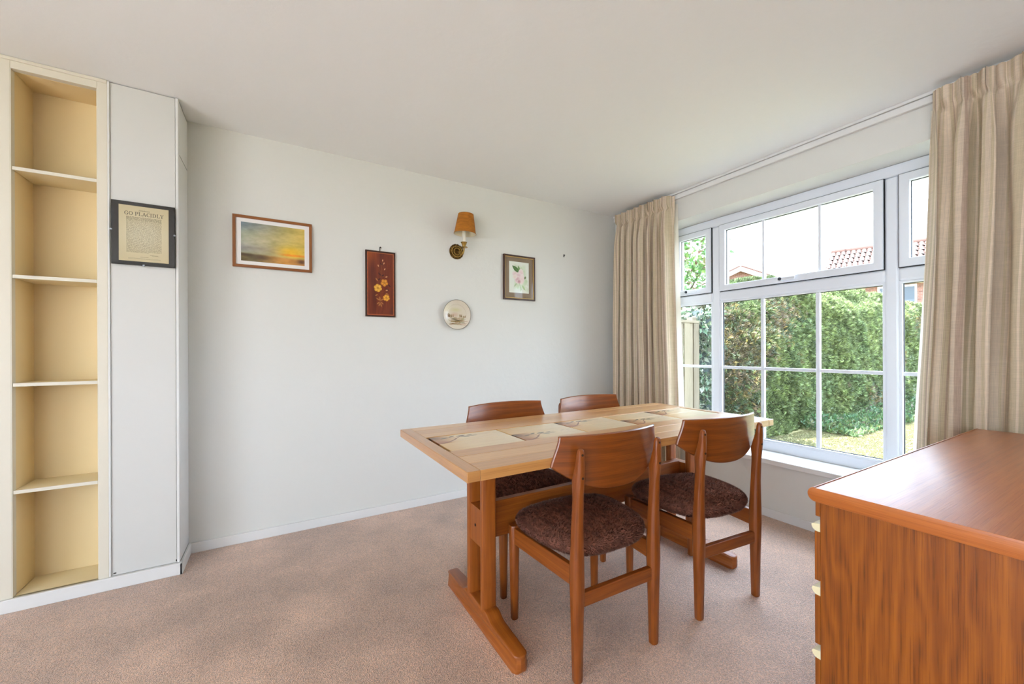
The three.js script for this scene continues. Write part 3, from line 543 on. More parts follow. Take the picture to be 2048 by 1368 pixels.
{ // seascape
  const w = 0.412, h = 0.304, t = thing('framed_seascape', 'wood-framed print of a golden sunset sea in white mount', 'picture', [-2.846, 1.766, 0.001]);
  mesh('frame', merge(frameGeo(w, h, 0.0155, 0.018)), M.frameOak, t);
  mesh('mount', box(-w / 2 + 0.012, w / 2 - 0.012, -h / 2 + 0.012, h / 2 - 0.012, 0.001, 0.008, 0), paint('#efeae6', 0.8, 0), t);
  const art = canvasTex(1024, 700, (g, W, H) => {
    const im = g.createImageData(W, H);
    for (let y = 0; y < H; y++) for (let x = 0; x < W; x++) {
      const u = x / W, v = y / H, n = fbm(u * 5 + v, v * 9, 71, 4) - 0.5, m = fbm(u * 14, v * 22, 73, 3) - 0.5;
      const sky = [lerp(170, 206, u) + 40 * n, lerp(172, 176, u) + 34 * n, lerp(150, 108, u) - 26 * smooth(0.3, 0.9, u) + 40 * n];
      const top = smooth(0.35, 0, v) * (1 - u); sky[0] -= 60 * top; sky[1] -= 46 * top; sky[2] -= 14 * top;
      const glow = Math.exp(-(((u - 0.76) / 0.2) ** 2 + ((v - 0.66) / 0.14) ** 2)); sky[0] += 46 * glow; sky[1] += 18 * glow; sky[2] -= 60 * glow;
      const band = Math.exp(-(((v - 0.745 - 0.03 * n) / 0.028) ** 2)) * smooth(0.5, 0.75, u); sky[0] += 10 * band; sky[1] -= 44 * band; sky[2] -= 50 * band;
      const haze = Math.exp(-(((v - 0.66) / 0.1) ** 2)) * (1 - u); sky[0] -= 18 * haze; sky[1] -= 24 * haze; sky[2] -= 6 * haze;
      const sea = [lerp(104, 206, smooth(0.15, 0.7, u)) + 46 * n, lerp(88, 142, smooth(0.15, 0.7, u)) + 40 * n, lerp(44, 66, u) + 30 * n];
      const hz = lerp(0.78, 0.83, u), k = smooth(hz - 0.02, hz + 0.05, v); let c = sky.map((s, i) => lerp(s, sea[i], k) + m * 26);
      // soft dark smudges on the water at either side
      const d = Math.exp(-(((u - 0.30) / 0.09) ** 2 + ((v - 0.88) / 0.06) ** 2)) * 0.5 + Math.exp(-(((u - 0.95) / 0.08) ** 2 + ((v - 0.90) / 0.07) ** 2)) * 0.75 + Math.exp(-(((u - 0.05) / 0.14) ** 2 + ((v - 0.84) / 0.03) ** 2)) * 0.5;
      c = c.map((s, i) => lerp(s, [62, 34, 22][i], clamp(d)));
      im.data.set([...c.map((s) => clamp(s, 0, 255)), 255], (y * W + x) * 4);
    }
    g.putImageData(im, 0, 0);
  });
  picturePlane(0.330, 0.228, 0.0086, std({ map: art, roughness: 0.6 }), t, 'print');
  picturePlane(w - 0.03, h - 0.03, 0.011, M.pictureGlass, t, 'glass');
}
{ // marquetry panel
  const w = 0.199, h = 0.450, t = thing('marquetry_panel', 'tall mahogany marquetry panel inlaid with yellow roses', 'wall panel', [-2.2185, 1.577, 0.001]);
  mesh('board', box(-w / 2, w / 2, -h / 2, h / 2, 0, 0.012, 0.001, 'y'), M.darkWood, t);
  const art = canvasTex(500, 1130, (g, W, H) => {
    const im = g.createImageData(W, H);
    for (let y = 0; y < H; y++) for (let x = 0; x < W; x++) { const u = x / W, v = y / H, n = fbm(u * 7 + 2 * fbm(u * 2, v * 3, 82, 2), v * 1.4, 81, 4), s = fbm(u * 60, v * 5, 83, 2), e = Math.min(u, 1 - u, v * H / W, (1 - v) * H / W); let c = [lerp(74, 136, n) + 22 * (s - 0.5), lerp(22, 54, n) + 14 * (s - 0.5), lerp(12, 18, n)]; { const k = smooth(0.5, 0, u) * smooth(0.3, 0, v); c = [c[0] + 46 * k, c[1] + 34 * k, c[2]]; } if (e < 0.055) c = (e > 0.042 ? [176, 96, 44] : e > 0.022 ? [142 + 24 * ((Math.floor(y / 40)) % 2), 78, 50] : [40, 16, 8]); im.data.set([...c, 255], (y * W + x) * 4); }
    g.putImageData(im, 0, 0);
    const petal = (x, y, r, n, c1, c2) => { for (let k = 0; k < n; k++) { const a = k / n * Math.PI * 2 + 0.3, px = x + Math.cos(a) * r * 0.55, py = y + Math.sin(a) * r * 0.55; const gr = g.createRadialGradient(px, py, 1, px, py, r * 0.62); gr.addColorStop(0, c1); gr.addColorStop(1, c2); g.fillStyle = gr; g.beginPath(); g.ellipse(px, py, r * 0.56, r * 0.5, a, 0, 7); g.fill(); g.strokeStyle = 'rgba(120,60,10,0.5)'; g.lineWidth = 2; g.stroke(); } g.fillStyle = '#b5761c'; g.beginPath(); g.arc(x, y, r * 0.25, 0, 7); g.fill(); };
    const leaf = (x, y, L, wd, a, c) => { g.save(); g.translate(x, y); g.rotate(a); g.fillStyle = c; g.beginPath(); g.moveTo(0, 0); g.quadraticCurveTo(L * 0.5, -wd, L, 0); g.quadraticCurveTo(L * 0.5, wd, 0, 0); g.fill(); g.strokeStyle = 'rgba(60,22,8,0.6)'; g.lineWidth = 1.5; g.beginPath(); g.moveTo(0, 0); g.lineTo(L, 0); g.stroke(); g.restore(); };
    g.strokeStyle = '#7c4018'; g.lineWidth = 7; g.beginPath(); g.moveTo(240, 960); g.bezierCurveTo(260, 760, 230, 600, 255, 430); g.bezierCurveTo(262, 330, 275, 250, 280, 150); g.stroke();
    g.lineWidth = 5; for (const [a, b, c, d] of [[250, 560, 330, 500], [245, 640, 180, 630], [248, 720, 340, 690], [244, 800, 350, 820], [262, 360, 215, 280], [270, 300, 310, 320], [258, 430, 330, 440]]) { g.beginPath(); g.moveTo(a, b); g.quadraticCurveTo((a + c) / 2, b - 10, c, d); g.stroke(); }
    for (const [x, y, a, L] of [[240, 860, -2.6, 90], [240, 860, -0.5, 90], [238, 880, 2.5, 80], [238, 880, 0.6, 80], [240, 900, 2.0, 70], [240, 900, 1.2, 80], [200, 520, -2.2, 70], [200, 750, 2.6, 60], [330, 720, 0.4, 70], [240, 870, -1.7, 90]]) leaf(x, y, L, 20, a, '#b4743a');
    for (const [x, y, a, L] of [[260, 420, -2.4, 80], [262, 430, -0.6, 60], [330, 640, 0.4, 80], [250, 470, 2.7, 60], [380, 560, 0.8, 70], [275, 220, -0.8, 55], [270, 230, -2.2, 50]]) leaf(x, y, L, 20, a, '#3a0f14');
    petal(200, 640, 66, 6, '#f3c254', '#d08a1e'); petal(315, 540, 62, 5, '#e8a336', '#b86c14'); petal(350, 805, 56, 6, '#f0b840', '#c67c1a');
    for (const [x, y, a] of [[215, 268, -1.9], [310, 318, -1.0], [330, 440, -0.3], [300, 218, -1.2], [335, 675, -0.2], [285, 170, -1.5]]) leaf(x, y, 46, 20, a, '#d89a6a');
  });
  picturePlane(w - 0.012, h - 0.012, 0.0126, std({ map: art, roughness: 0.35, clearcoat: 0.3 }), t, 'inlay');
  const n = thing('picture_nail', 'black pin driven into the wall above the marquetry panel', 'nail', [-2.222, 1.825, 0]);
  const g1 = new THREE.CylinderGeometry(0.002, 0.002, 0.020, 10); g1.rotateX(Math.PI / 2); g1.translate(0, 0, 0.010); const g2 = new THREE.SphereGeometry(0.0055, 12, 10); g2.translate(0, 0, 0.02);
  const bl = std({ color: new THREE.Color('#14110e'), roughness: 0.5 });
  mesh('shank', g1, bl, n); mesh('head', g2, bl, n);
  mesh('hanger', box(-0.002, 0.002, -0.026, 0.004, 0.004, 0.008, 0.001), bl, n);
}
{ // decorative plate
  const t = thing('wall_plate', 'round china plate painted with a misty river landscape', 'plate', [-1.661, 1.389, 0.004]);
  const R = 0.113, prof = [[0.0001, 0.004], [0.06, 0.004], [0.078, 0.007], [0.098, 0.016], [0.1105, 0.021], [0.113, 0.0225], [0.1125, 0.0195], [0.098, 0.011], [0.07, 0.0], [0.0001, 0.0]].map(([a, b]) => new THREE.Vector2(a, b));
  const g = new THREE.LatheGeometry(prof, 72); g.rotateX(Math.PI / 2);
  const p = g.attributes.position, uv = new Float32Array(p.count * 2); for (let i = 0; i < p.count; i++) { uv[i * 2] = 0.5 + p.getX(i) / (2 * R); uv[i * 2 + 1] = 0.5 + p.getY(i) / (2 * R); } g.setAttribute('uv', new THREE.BufferAttribute(uv, 2));
  const art = canvasTex(512, 512, (c, W) => {
    c.fillStyle = '#d9cdb9'; c.fillRect(0, 0, W, W);
    const blob = (x, y, rx, ry, col, a) => { c.save(); c.translate(x, y); c.scale(1, ry / rx); const gr = c.createRadialGradient(0, 0, 1, 0, 0, rx); gr.addColorStop(0, col.replace('A', a)); gr.addColorStop(1, col.replace('A', 0)); c.fillStyle = gr; c.beginPath(); c.arc(0, 0, rx, 0, 7); c.fill(); c.restore(); };
    blob(256, 250, 200, 190, 'rgba(205,190,160,A)', 0.7); blob(240, 170, 130, 50, 'rgba(196,188,120,A)', 0.5); blob(220, 260, 90, 60, 'rgba(196,150,130,A)', 0.6);
    const r = rng(9);
    for (const [x, y, n, s] of [[115, 285, 16, 34], [175, 290, 10, 26], [330, 285, 12, 28], [400, 290, 8, 20]]) for (let i = 0; i < n; i++) { c.strokeStyle = `rgba(${84 + r() * 40},${62 + r() * 30},${36},0.6)`; c.lineWidth = 4 + r() * 5; const q = x + (r() - 0.5) * 50; c.beginPath(); c.moveTo(q, y + 12); c.lineTo(q + (r() - 0.5) * 12, y - s * (0.5 + r())); c.stroke(); }
    for (let i = 0; i < 70; i++) { const y = 300 + Math.pow(r(), 0.8) * 130; c.strokeStyle = `rgba(${90 + r() * 70},${76 + r() * 50},${40 + r() * 30},${0.25 + r() * 0.4})`; c.lineWidth = 4 + r() * 8; const x = 90 + r() * 260; c.beginPath(); c.moveTo(x, y); c.quadraticCurveTo(x + 40, y + (r() - 0.5) * 16, x + 40 + r() * 80, y + (r() - 0.5) * 10); c.stroke(); }
    blob(210, 330, 70, 18, 'rgba(58,44,16,A)', 0.8); blob(290, 355, 90, 14, 'rgba(64,46,20,A)', 0.8); blob(190, 415, 50, 10, 'rgba(110,70,44,A)', 0.8);
    c.strokeStyle = 'rgba(178,160,130,0.5)'; c.lineWidth = 4; c.beginPath(); c.arc(256, 256, 178, 0, 7); c.stroke();
    c.strokeStyle = '#8f8576'; c.lineWidth = 9; c.beginPath(); c.arc(256, 256, 252, 0, 7); c.stroke();
  });
  mesh('dish', g, std({ map: art, roughness: 0.25, clearcoat: 0.5, clearcoatRoughness: 0.15 }), t);
  const ring = new THREE.TorusGeometry(0.06, 0.004, 10, 48); mesh('foot_ring', ring, paint('#cfc4b2', 0.4, 0), t);
}
{ // botanical print
  const w = 0.304, h = 0.367, t = thing('framed_flower_print', 'dark-framed print of a pink flower with gold slip', 'picture', [-1.1015, 1.716, 0.001]);
  mesh('frame', merge(frameGeo(w, h, 0.013, 0.020)), M.darkWood, t);
  const gold = frameGeo(w - 0.024, h - 0.024, 0.006, 0.016); mesh('gilt_slip', merge(gold), std({ color: new THREE.Color('#c9a661'), metalness: 0.6, roughness: 0.4 }), t);
  mesh('mount', box(-w / 2 + 0.01, w / 2 - 0.01, -h / 2 + 0.01, h / 2 - 0.01, 0.001, 0.008, 0), paint('#8a7762', 0.8, 0), t);
  const art = canvasTex(512, 700, (g, W, H) => {
    g.fillStyle = '#e2e4d8'; g.fillRect(0, 0, W, H); const r = rng(13);
    for (let i = 0; i < 60; i++) { const x = 120 + r() * 360, y = 90 + r() * 540, R = 20 + r() * 60, gr = g.createRadialGradient(x, y, 1, x, y, R); gr.addColorStop(0, 'rgba(170,196,140,0.35)'); gr.addColorStop(1, 'rgba(170,196,140,0)'); g.fillStyle = gr; g.fillRect(x - R, y - R, 2 * R, 2 * R); }
    const leaf = (x, y, L, wd, a, c) => { g.save(); g.translate(x, y); g.rotate(a); g.fillStyle = c; g.beginPath(); g.moveTo(0, 0); g.quadraticCurveTo(L * 0.4, -wd, L, 0); g.quadraticCurveTo(L * 0.4, wd, 0, 0); g.fill(); g.strokeStyle = 'rgba(220,230,190,0.6)'; g.lineWidth = 3; g.beginPath(); g.moveTo(0, 0); g.lineTo(L * 0.95, 0); g.stroke(); g.restore(); };
    leaf(265, 235, 235, 95, -2.5, '#4c7434'); leaf(280, 230, 160, 50, -1.9, '#6d9150'); leaf(330, 520, 150, 40, 0.9, '#a8c088'); leaf(300, 540, 130, 34, 1.6, '#b3c794'); leaf(200, 480, 120, 30, 2.3, '#a9bd92');
    for (const [x, y, rx, ry, a, c] of [[180, 300, 110, 70, 0.5, '#dcb9b8'], [300, 270, 70, 120, 0.1, '#e3c6c4'], [240, 330, 100, 90, -0.3, '#d9b1b6'], [330, 380, 60, 120, 0.15, '#e6cfca'], [220, 400, 80, 90, 0.2, '#cf9fa6'], [255, 440, 60, 50, 0, '#b97f88'], [150, 340, 60, 50, -0.4, '#e8d6c8']]) { const gr = g.createRadialGradient(x, y, 5, x, y, Math.max(rx, ry)); gr.addColorStop(0, c); gr.addColorStop(1, '#e9dcd6'); g.fillStyle = gr; g.beginPath(); g.ellipse(x, y, rx, ry, a, 0, 7); g.fill(); }
    g.strokeStyle = 'rgba(120,150,90,0.9)'; g.lineWidth = 7; g.beginPath(); g.moveTo(260, 470); g.quadraticCurveTo(290, 560, 330, 640); g.stroke(); g.fillStyle = '#6f7a4c'; g.beginPath(); g.ellipse(415, 345, 22, 34, 0.4, 0, 7); g.fill();
  });
  picturePlane(0.190, 0.256, 0.0086, std({ map: art, roughness: 0.7 }), t, 'print', -0.002, 0.004);
  picturePlane(w - 0.026, h - 0.026, 0.012, M.pictureGlass, t, 'glass');
}
{ // wall sconce
  const t = thing('wall_sconce', 'brass wall light with candle tube and tan cloth shade', 'wall light', [-1.657, 1.868, 0]);
  const brass = std({ color: new THREE.Color('#a8884a'), metalness: 1, roughness: 0.3 }), darkBrass = std({ color: new THREE.Color('#5c4420'), metalness: 0.9, roughness: 0.42 });  // backplate in a darker brass, so the crevices between petals read dark
  const parts = []; const pr = [[0.0001, 0.020], [0.014, 0.019], [0.022, 0.012], [0.034, 0.013], [0.046, 0.009], [0.056, 0.006], [0.058, 0.002], [0.058, 0]].map(([a, b]) => new THREE.Vector2(a, b));
  const g = new THREE.LatheGeometry(pr, 96); { const p = g.attributes.position; for (let i = 0; i < p.count; i++) { const x = p.getX(i), z = p.getZ(i), a = Math.atan2(z, x), r = Math.hypot(x, z), k = smooth(0.02, 0.05, r) * smooth(0.0585, 0.05, r + 0.0) ; p.setY(i, p.getY(i) + 0.005 * Math.abs(Math.sin(a * 8)) * smooth(0.015, 0.045, r)); const s = 1 - 0.035 * (1 - Math.abs(Math.sin(a * 8))) * smooth(0.05, 0.058, r); p.setX(i, x * s); p.setZ(i, z * s); } g.computeVertexNormals(); } g.rotateX(Math.PI / 2);
  const plate = mesh('backplate', g, darkBrass, t);
  for (let ring = 0; ring < 2; ring++) { const n = ring ? 16 : 9, rr = ring ? 0.040 : 0.024; const bs = []; for (let i = 0; i < n; i++) { const s = new THREE.SphereGeometry(ring ? 0.0058 : 0.0055, 10, 8); s.scale(0.8, 1.9, 0.9); s.rotateZ(i / n * Math.PI * 2 + Math.PI / 2 + Math.PI / 2); s.translate(Math.cos(i / n * 6.2832) * rr, Math.sin(i / n * 6.2832) * rr, ring ? 0.012 : 0.017); bs.push(s); } mesh('petal_ring', merge(bs), brass, plate); }
  const curve = new THREE.CatmullRomCurve3([[0, 0, 0.014], [0.004, -0.012, 0.040], [0.012, -0.030, 0.062], [0.020, -0.026, 0.078], [0.026, -0.004, 0.084], [0.027, 0.022, 0.084]].map((a) => new THREE.Vector3(...a)));
  mesh('arm', new THREE.TubeGeometry(curve, 40, 0.0055, 12), brass, t);
  const lath = (pts, n = 32) => new THREE.LatheGeometry(pts.map(([a, b]) => new THREE.Vector2(a, b)), n);
  const cup = lath([[0.0001, 0.016], [0.026, 0.017], [0.027, 0.020], [0.012, 0.022], [0.010, 0.026], [0.014, 0.034], [0.019, 0.048], [0.024, 0.054], [0.024, 0.056], [0.013, 0.055], [0.0001, 0.054]]); cup.translate(0.027, 0, 0.084); mesh('candle_cup', cup, brass, t);
  const tube = lath([[0.0001, 0.052], [0.0125, 0.052], [0.0125, 0.140], [0.011, 0.143], [0.0001, 0.143]]); tube.translate(0.027, 0, 0.084); mesh('candle_tube', tube, paint('#e9e2d2', 0.5, 0), t);
  const bulb = lath([[0.0001, 0.143], [0.010, 0.144], [0.012, 0.155], [0.0155, 0.172], [0.0125, 0.192], [0.005, 0.208], [0.0001, 0.212]]); bulb.translate(0.027, 0, 0.084); mesh('bulb', bulb, std({ color: new THREE.Color('#efece4'), roughness: 0.2 }), t);
  const clothMap = dataTex(256, 128, (x, y) => { const k = 0.9 + 0.2 * noise(x * 0.05, y * 0.7, 301) + 0.08 * (hash2(x, y, 5) - 0.5) + (Math.abs((x % 128) - 64) < 2 ? -0.12 : 0); return [170 * k, 104 * k, 26 * k]; }, { wrap: THREE.RepeatWrapping }); clothMap.repeat.set(1, 1);
  const out = lath([[0.082, 0.116], [0.0835, 0.117], [0.079, 0.128], [0.057, 0.262], [0.0555, 0.263]], 64), inn = lath([[0.0550, 0.263], [0.077, 0.130], [0.0815, 0.1165]], 64);
  const shade = new THREE.Group(); for (const q of [out, inn]) { q.rotateZ(-0.04); q.rotateX(0.03); q.translate(0.027, 0, 0.090); }
  const sm = mesh('shade', out, std({ map: clothMap, roughness: 0.9, side: THREE.DoubleSide }), t); sm.userData.label = 'tan cloth shade';
  mesh('shade_lining', inn, std({ color: new THREE.Color('#e8dcc0'), roughness: 0.9, side: THREE.DoubleSide }), sm);
}
{ // lone wall hook
  const n = thing('wall_screw', 'tiny dark screw left in the bare wall beside the flower print', 'screw', [-0.629, 1.958, 0]);
  const bl = std({ color: new THREE.Color('#1a1612'), roughness: 0.5, metalness: 0.5 });
  const a = new THREE.CylinderGeometry(0.0025, 0.0025, 0.012, 10); a.rotateX(Math.PI / 2); a.translate(0, 0.002, 0.006); mesh('shank', a, bl, n);
  const b = new THREE.CylinderGeometry(0.0045, 0.0045, 0.003, 14); b.rotateX(Math.PI / 2); b.translate(0, 0.002, 0.012); mesh('head', b, bl, n);
  mesh('plate', box(-0.005, 0.005, -0.013, 0.011, 0, 0.003, 0.001), bl, n);
}

// ------------------------------------------------------------------ the garden
const GY = -0.22;
const dummy = new THREE.Object3D();
function instanced(name, geo, mat, list, parent) {
  const m = new THREE.InstancedMesh(geo, mat, list.length); m.name = name; m.castShadow = m.receiveShadow = true; m.userData.kind = 'stuff'; const c = new THREE.Color();
  list.forEach((o, i) => { dummy.position.set(...o.p); dummy.quaternion.copy(o.q); dummy.scale.setScalar(o.s); dummy.updateMatrix(); m.setMatrixAt(i, dummy.matrix); m.setColorAt(i, c.setRGB(...o.c)); });
  (parent || scene).add(m); return m;
}
const leafMat = (o = {}) => std({ color: 0xffffff, roughness: 0.55, side: THREE.DoubleSide, transmission: 0.3, thickness: 0, specularIntensity: 0.5, ...o });
function bladeFan(n, L, W, spread, r, droop = 0.2) {             // a small spray of pointed leaflets
  const pos = [], nor = [];
  for (let i = 0; i < n; i++) {
    const t = n > 1 ? i / (n - 1) : 0.5, a = (t - 0.5) * spread, len = L * (0.75 + 0.25 * Math.cos(a)) * (0.85 + r() * 0.3), d = [Math.sin(a), 0, Math.cos(a)], s = [Math.cos(a) * W, 0, -Math.sin(a) * W], b = len * 0.12 * (i % 2);
    const m = [d[0] * len * 0.55, 0.03 * L + (r() - 0.5) * 0.1 * L, d[2] * len * 0.55 + b], e = [d[0] * len, -droop * len + (r() - 0.5) * 0.15 * L, d[2] * len + b];
    pos.push(0, 0, b, m[0] + s[0], m[1], m[2] + s[2], e[0], e[1], e[2], 0, 0, b, e[0], e[1], e[2], m[0] - s[0], m[1], m[2] - s[2]);
  }
  const g = new THREE.BufferGeometry(); g.setAttribute('position', new THREE.Float32BufferAttribute(pos, 3)); g.computeVertexNormals(); return g;
}
const Z = new THREE.Vector3(0, 0, 1);
function aim(n, r, jit) { const d = n.clone().add(new THREE.Vector3(r() - 0.5, r() - 0.5, r() - 0.5).multiplyScalar(jit)).normalize(); const q = new THREE.Quaternion().setFromUnitVectors(Z, d); return q.multiply(new THREE.Quaternion().setFromAxisAngle(Z, r() * 6.2832)); }
struct('ground', merge([box(WT, 60, GY - 0.3, GY, -45, 30, 0), box(-30, RX0 - WT, GY - 0.3, GY, 12, 30, 0), box(RX0 - WT, WT, GY - 0.3, GY, RZ1 + WT, 30, 0), box(-30, WT, GY - 0.3, GY, -45, -WT, 0)]), std({ map: dataTex(1024, 1024, (x, y) => { const k = 0.75 + 0.5 * fbm(x * 0.05, y * 0.05, 401, 4) + 0.25 * (hash2(x, y, 402) - 0.5), f = fbm(x * 0.012, y * 0.012, 404, 3); return [(126 + 26 * f) * k, (126 + 12 * f) * k, (84 + 10 * f) * k]; }, { size: [3, 3] }), roughness: 1 }), 'mown garden lawn');
struct('bounce_paving', box(-16, RX0 - WT, GY - 0.3, GY + 0.02, -WT, 12, 0), paint('#cfccc6', 0.9, 0.002), 'added pale stone paving bouncing light in through the added doors');  // paving added out of view to bounce daylight up into the room
{
  const r = rng(501), list = [], g = bladeFan(4, 0.026, 0.0018, 2.2, rng(3), -0.3);
  for (let i = 0; i < 80000; i++) { const x = 1.6 + r() * 8.5, z = -0.35 + r() * 3.6, f = fbm(x * 0.9, z * 0.9, 7, 3); list.push({ p: [x, GY - 0.002, z], q: aim(new THREE.Vector3(0, 1, 0), r, 0.7), s: 0.6 + r() * 0.6, c: [0.17 + 0.08 * f + r() * 0.04, 0.185 + 0.04 * f + r() * 0.04, 0.10 + r() * 0.03] }); }
  const m = instanced('grass', g, leafMat({ roughness: 0.7 }), list); tag(m, 'short mown grass outside the window', 'grass');
}
// boundary fence of upright boards
{
  const t = thing('garden_fence', 'pale wooden fence of upright feather-edge boards beyond the narrow pane', 'fence');
  const mats = [0, 1, 2].map((k) => wood([92 - k * 8, 84 - k * 8, 66 - k * 6], [118 - k * 8, 108 - k * 8, 88 - k * 6], [132, 122, 102], 520 + k, { w: 256, h: 128, size: [1.0, 0.3], rough: 0.9 }));
  const n = 18, x0 = 0.36, w = (2.16 - x0) / n, r = rng(88);
  for (let i = 0; i < n; i++) { const a = x0 + i * w, g = box(a, a + w + (i % 2 ? 0.014 : -0.004), GY + 0.02, 1.47 + r() * 0.004, -0.62, -0.606, 0.002, 'y'); g.translate(0, 0, (i % 2) * 0.013); mesh('board', g, mats[i % 3], t); }
  mesh('capping', box(x0, 2.17, 1.475, 1.51, -0.645, -0.585, 0.003), mats[1], t);
  for (const x of [0.36, 2.08]) mesh('post', box(x, x + 0.09, GY, 1.56, -0.72, -0.63, 0.004, 'y'), mats[2], t);
  for (const y of [0.1, 0.75, 1.4]) mesh('rail', box(x0, 2.16, y, y + 0.06, -0.66, -0.62, 0.003), mats[2], t);
}
// clipped hedge
const hedgeProf = [[-0.22, -0.40], [0.1, -0.46], [0.8, -0.50], [1.5, -0.56], [1.9, -0.66], [2.2, -0.86], [2.36, -1.08], [2.42, -1.35], [2.36, -1.65], [2.1, -1.85], [1.0, -1.95], [-0.22, -2.0]];
function profAt(t) { const k = clamp(t) * (hedgeProf.length - 1), i = Math.min(hedgeProf.length - 2, Math.floor(k)), f = k - i; return [lerp(hedgeProf[i][0], hedgeProf[i + 1][0], f), lerp(hedgeProf[i][1], hedgeProf[i + 1][1], f)]; }
{
  const t = thing('garden_hedge', 'tall clipped evergreen hedge with brown patches along the lawn', 'hedge');
  const X0 = 2.72, X1 = 15;
  const surf = (x, tt, inset = 0) => { const [y1, z1] = profAt(tt), en = Math.sqrt(smooth(0, 0.75, x - X0)), y = GY + (y1 - GY) * lerp(0.86, 1, smooth(0.2, 2.2, x - X0)) * lerp(0.85, 1, en), z = lerp(-1.25, z1, lerp(0.02, 1, en)), b = (fbm(x * 1.3, tt * 9, 611, 3) - 0.5) * 0.34 + (fbm(x * 4, tt * 26, 613, 2) - 0.5) * 0.12; return [x, y + (tt > 0.45 && tt < 0.75 ? b * 0.5 : 0) - inset * smooth(0.3, 0.6, tt), z + b * (tt < 0.6 ? 1 : -1) - inset * (tt < 0.6 ? 1 : -1)]; };
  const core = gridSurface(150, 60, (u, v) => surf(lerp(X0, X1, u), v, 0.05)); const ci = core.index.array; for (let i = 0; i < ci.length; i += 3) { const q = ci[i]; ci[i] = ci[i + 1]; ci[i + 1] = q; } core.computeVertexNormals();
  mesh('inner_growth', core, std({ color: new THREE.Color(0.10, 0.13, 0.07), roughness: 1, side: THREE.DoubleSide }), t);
  const r = rng(621), list = [], g = bladeFan(7, 0.075, 0.0045, 2.4, rng(5), 0.25);
  const N = 60000;
  for (let i = 0; i < N; i++) {
    const near = r() < 0.78, x = near ? (r() < 0.07 ? X0 + r() * 0.4 : lerp(X0, 8.8, r())) : lerp(8.8, X1, r()), tt = r() * 0.72, p = surf(x, tt), q = surf(x, tt + 0.01), n = new THREE.Vector3(0, -(q[2] - p[2]), q[1] - p[1]).normalize(); if (n.z < 0 && tt < 0.5) n.negate();
    n.y += 0.15; const dep = r();
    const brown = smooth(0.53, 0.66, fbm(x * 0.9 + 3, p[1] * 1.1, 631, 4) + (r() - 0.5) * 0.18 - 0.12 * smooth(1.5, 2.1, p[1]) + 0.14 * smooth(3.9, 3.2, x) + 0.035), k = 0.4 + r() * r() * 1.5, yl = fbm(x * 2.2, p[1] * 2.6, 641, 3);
    const sunlitTint = smooth(1.75, 2.2, p[1]) * (0.4 + 0.6 * r()), green = [0.21 + 0.13 * yl, 0.30 + 0.09 * yl, 0.15], bz = [0.42, 0.34, 0.24];  // upper leaves lightened: sunlight on the hedge top put into their colour
    list.push({ p: [p[0], p[1], p[2] - dep * 0.035], q: aim(n, r, 1.7), s: 0.7 + r() * 0.6, c: green.map((c, j) => (brown * 0.62 > r() ? bz[j] : lerp(c, [0.36, 0.44, 0.20][j], sunlitTint)) * k) });
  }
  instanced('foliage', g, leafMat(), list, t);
}
// ivy and low ground cover at the hedge foot
{
  const r = rng(701), list = [], g = bladeFan(3, 0.055, 0.016, 2.4, rng(8), 0.1);
  for (let i = 0; i < 5200; i++) { const x = 4.6 + r() * 6.5, w = 0.55 + 0.3 * fbm(x, 1, 3, 2), d = r(), z = -0.42 + d * w, y = GY + (1 - d) * 0.34 * fbm(x * 1.4, z * 2, 705, 3) * r() + 0.02; list.push({ p: [x, y, z], q: aim(new THREE.Vector3(0, 0.9, 0.5), r, 1.2), s: 0.7 + r() * 0.7, c: [0.11 + r() * 0.08, 0.17 + r() * 0.09, 0.08 + r() * 0.04] }); }
  const m = instanced('ground_cover', g, leafMat(), list); tag(m, 'low ivy ground cover at the hedge foot', 'ivy');
}
function leafGeo(L, W) { const g = new THREE.BufferGeometry(); g.setAttribute('position', new THREE.Float32BufferAttribute([0, 0, 0, W, 0.06 * L, L * 0.4, 0, -0.02 * L, L * 0.5, 0, 0, 0, 0, -0.02 * L, L * 0.5, -W, 0.06 * L, L * 0.4, W, 0.06 * L, L * 0.4, 0, -0.1 * L, L, 0, -0.02 * L, L * 0.5, 0, -0.02 * L, L * 0.5, 0, -0.1 * L, L, -W, 0.06 * L, L * 0.4], 3)); g.computeVertexNormals(); return g; }
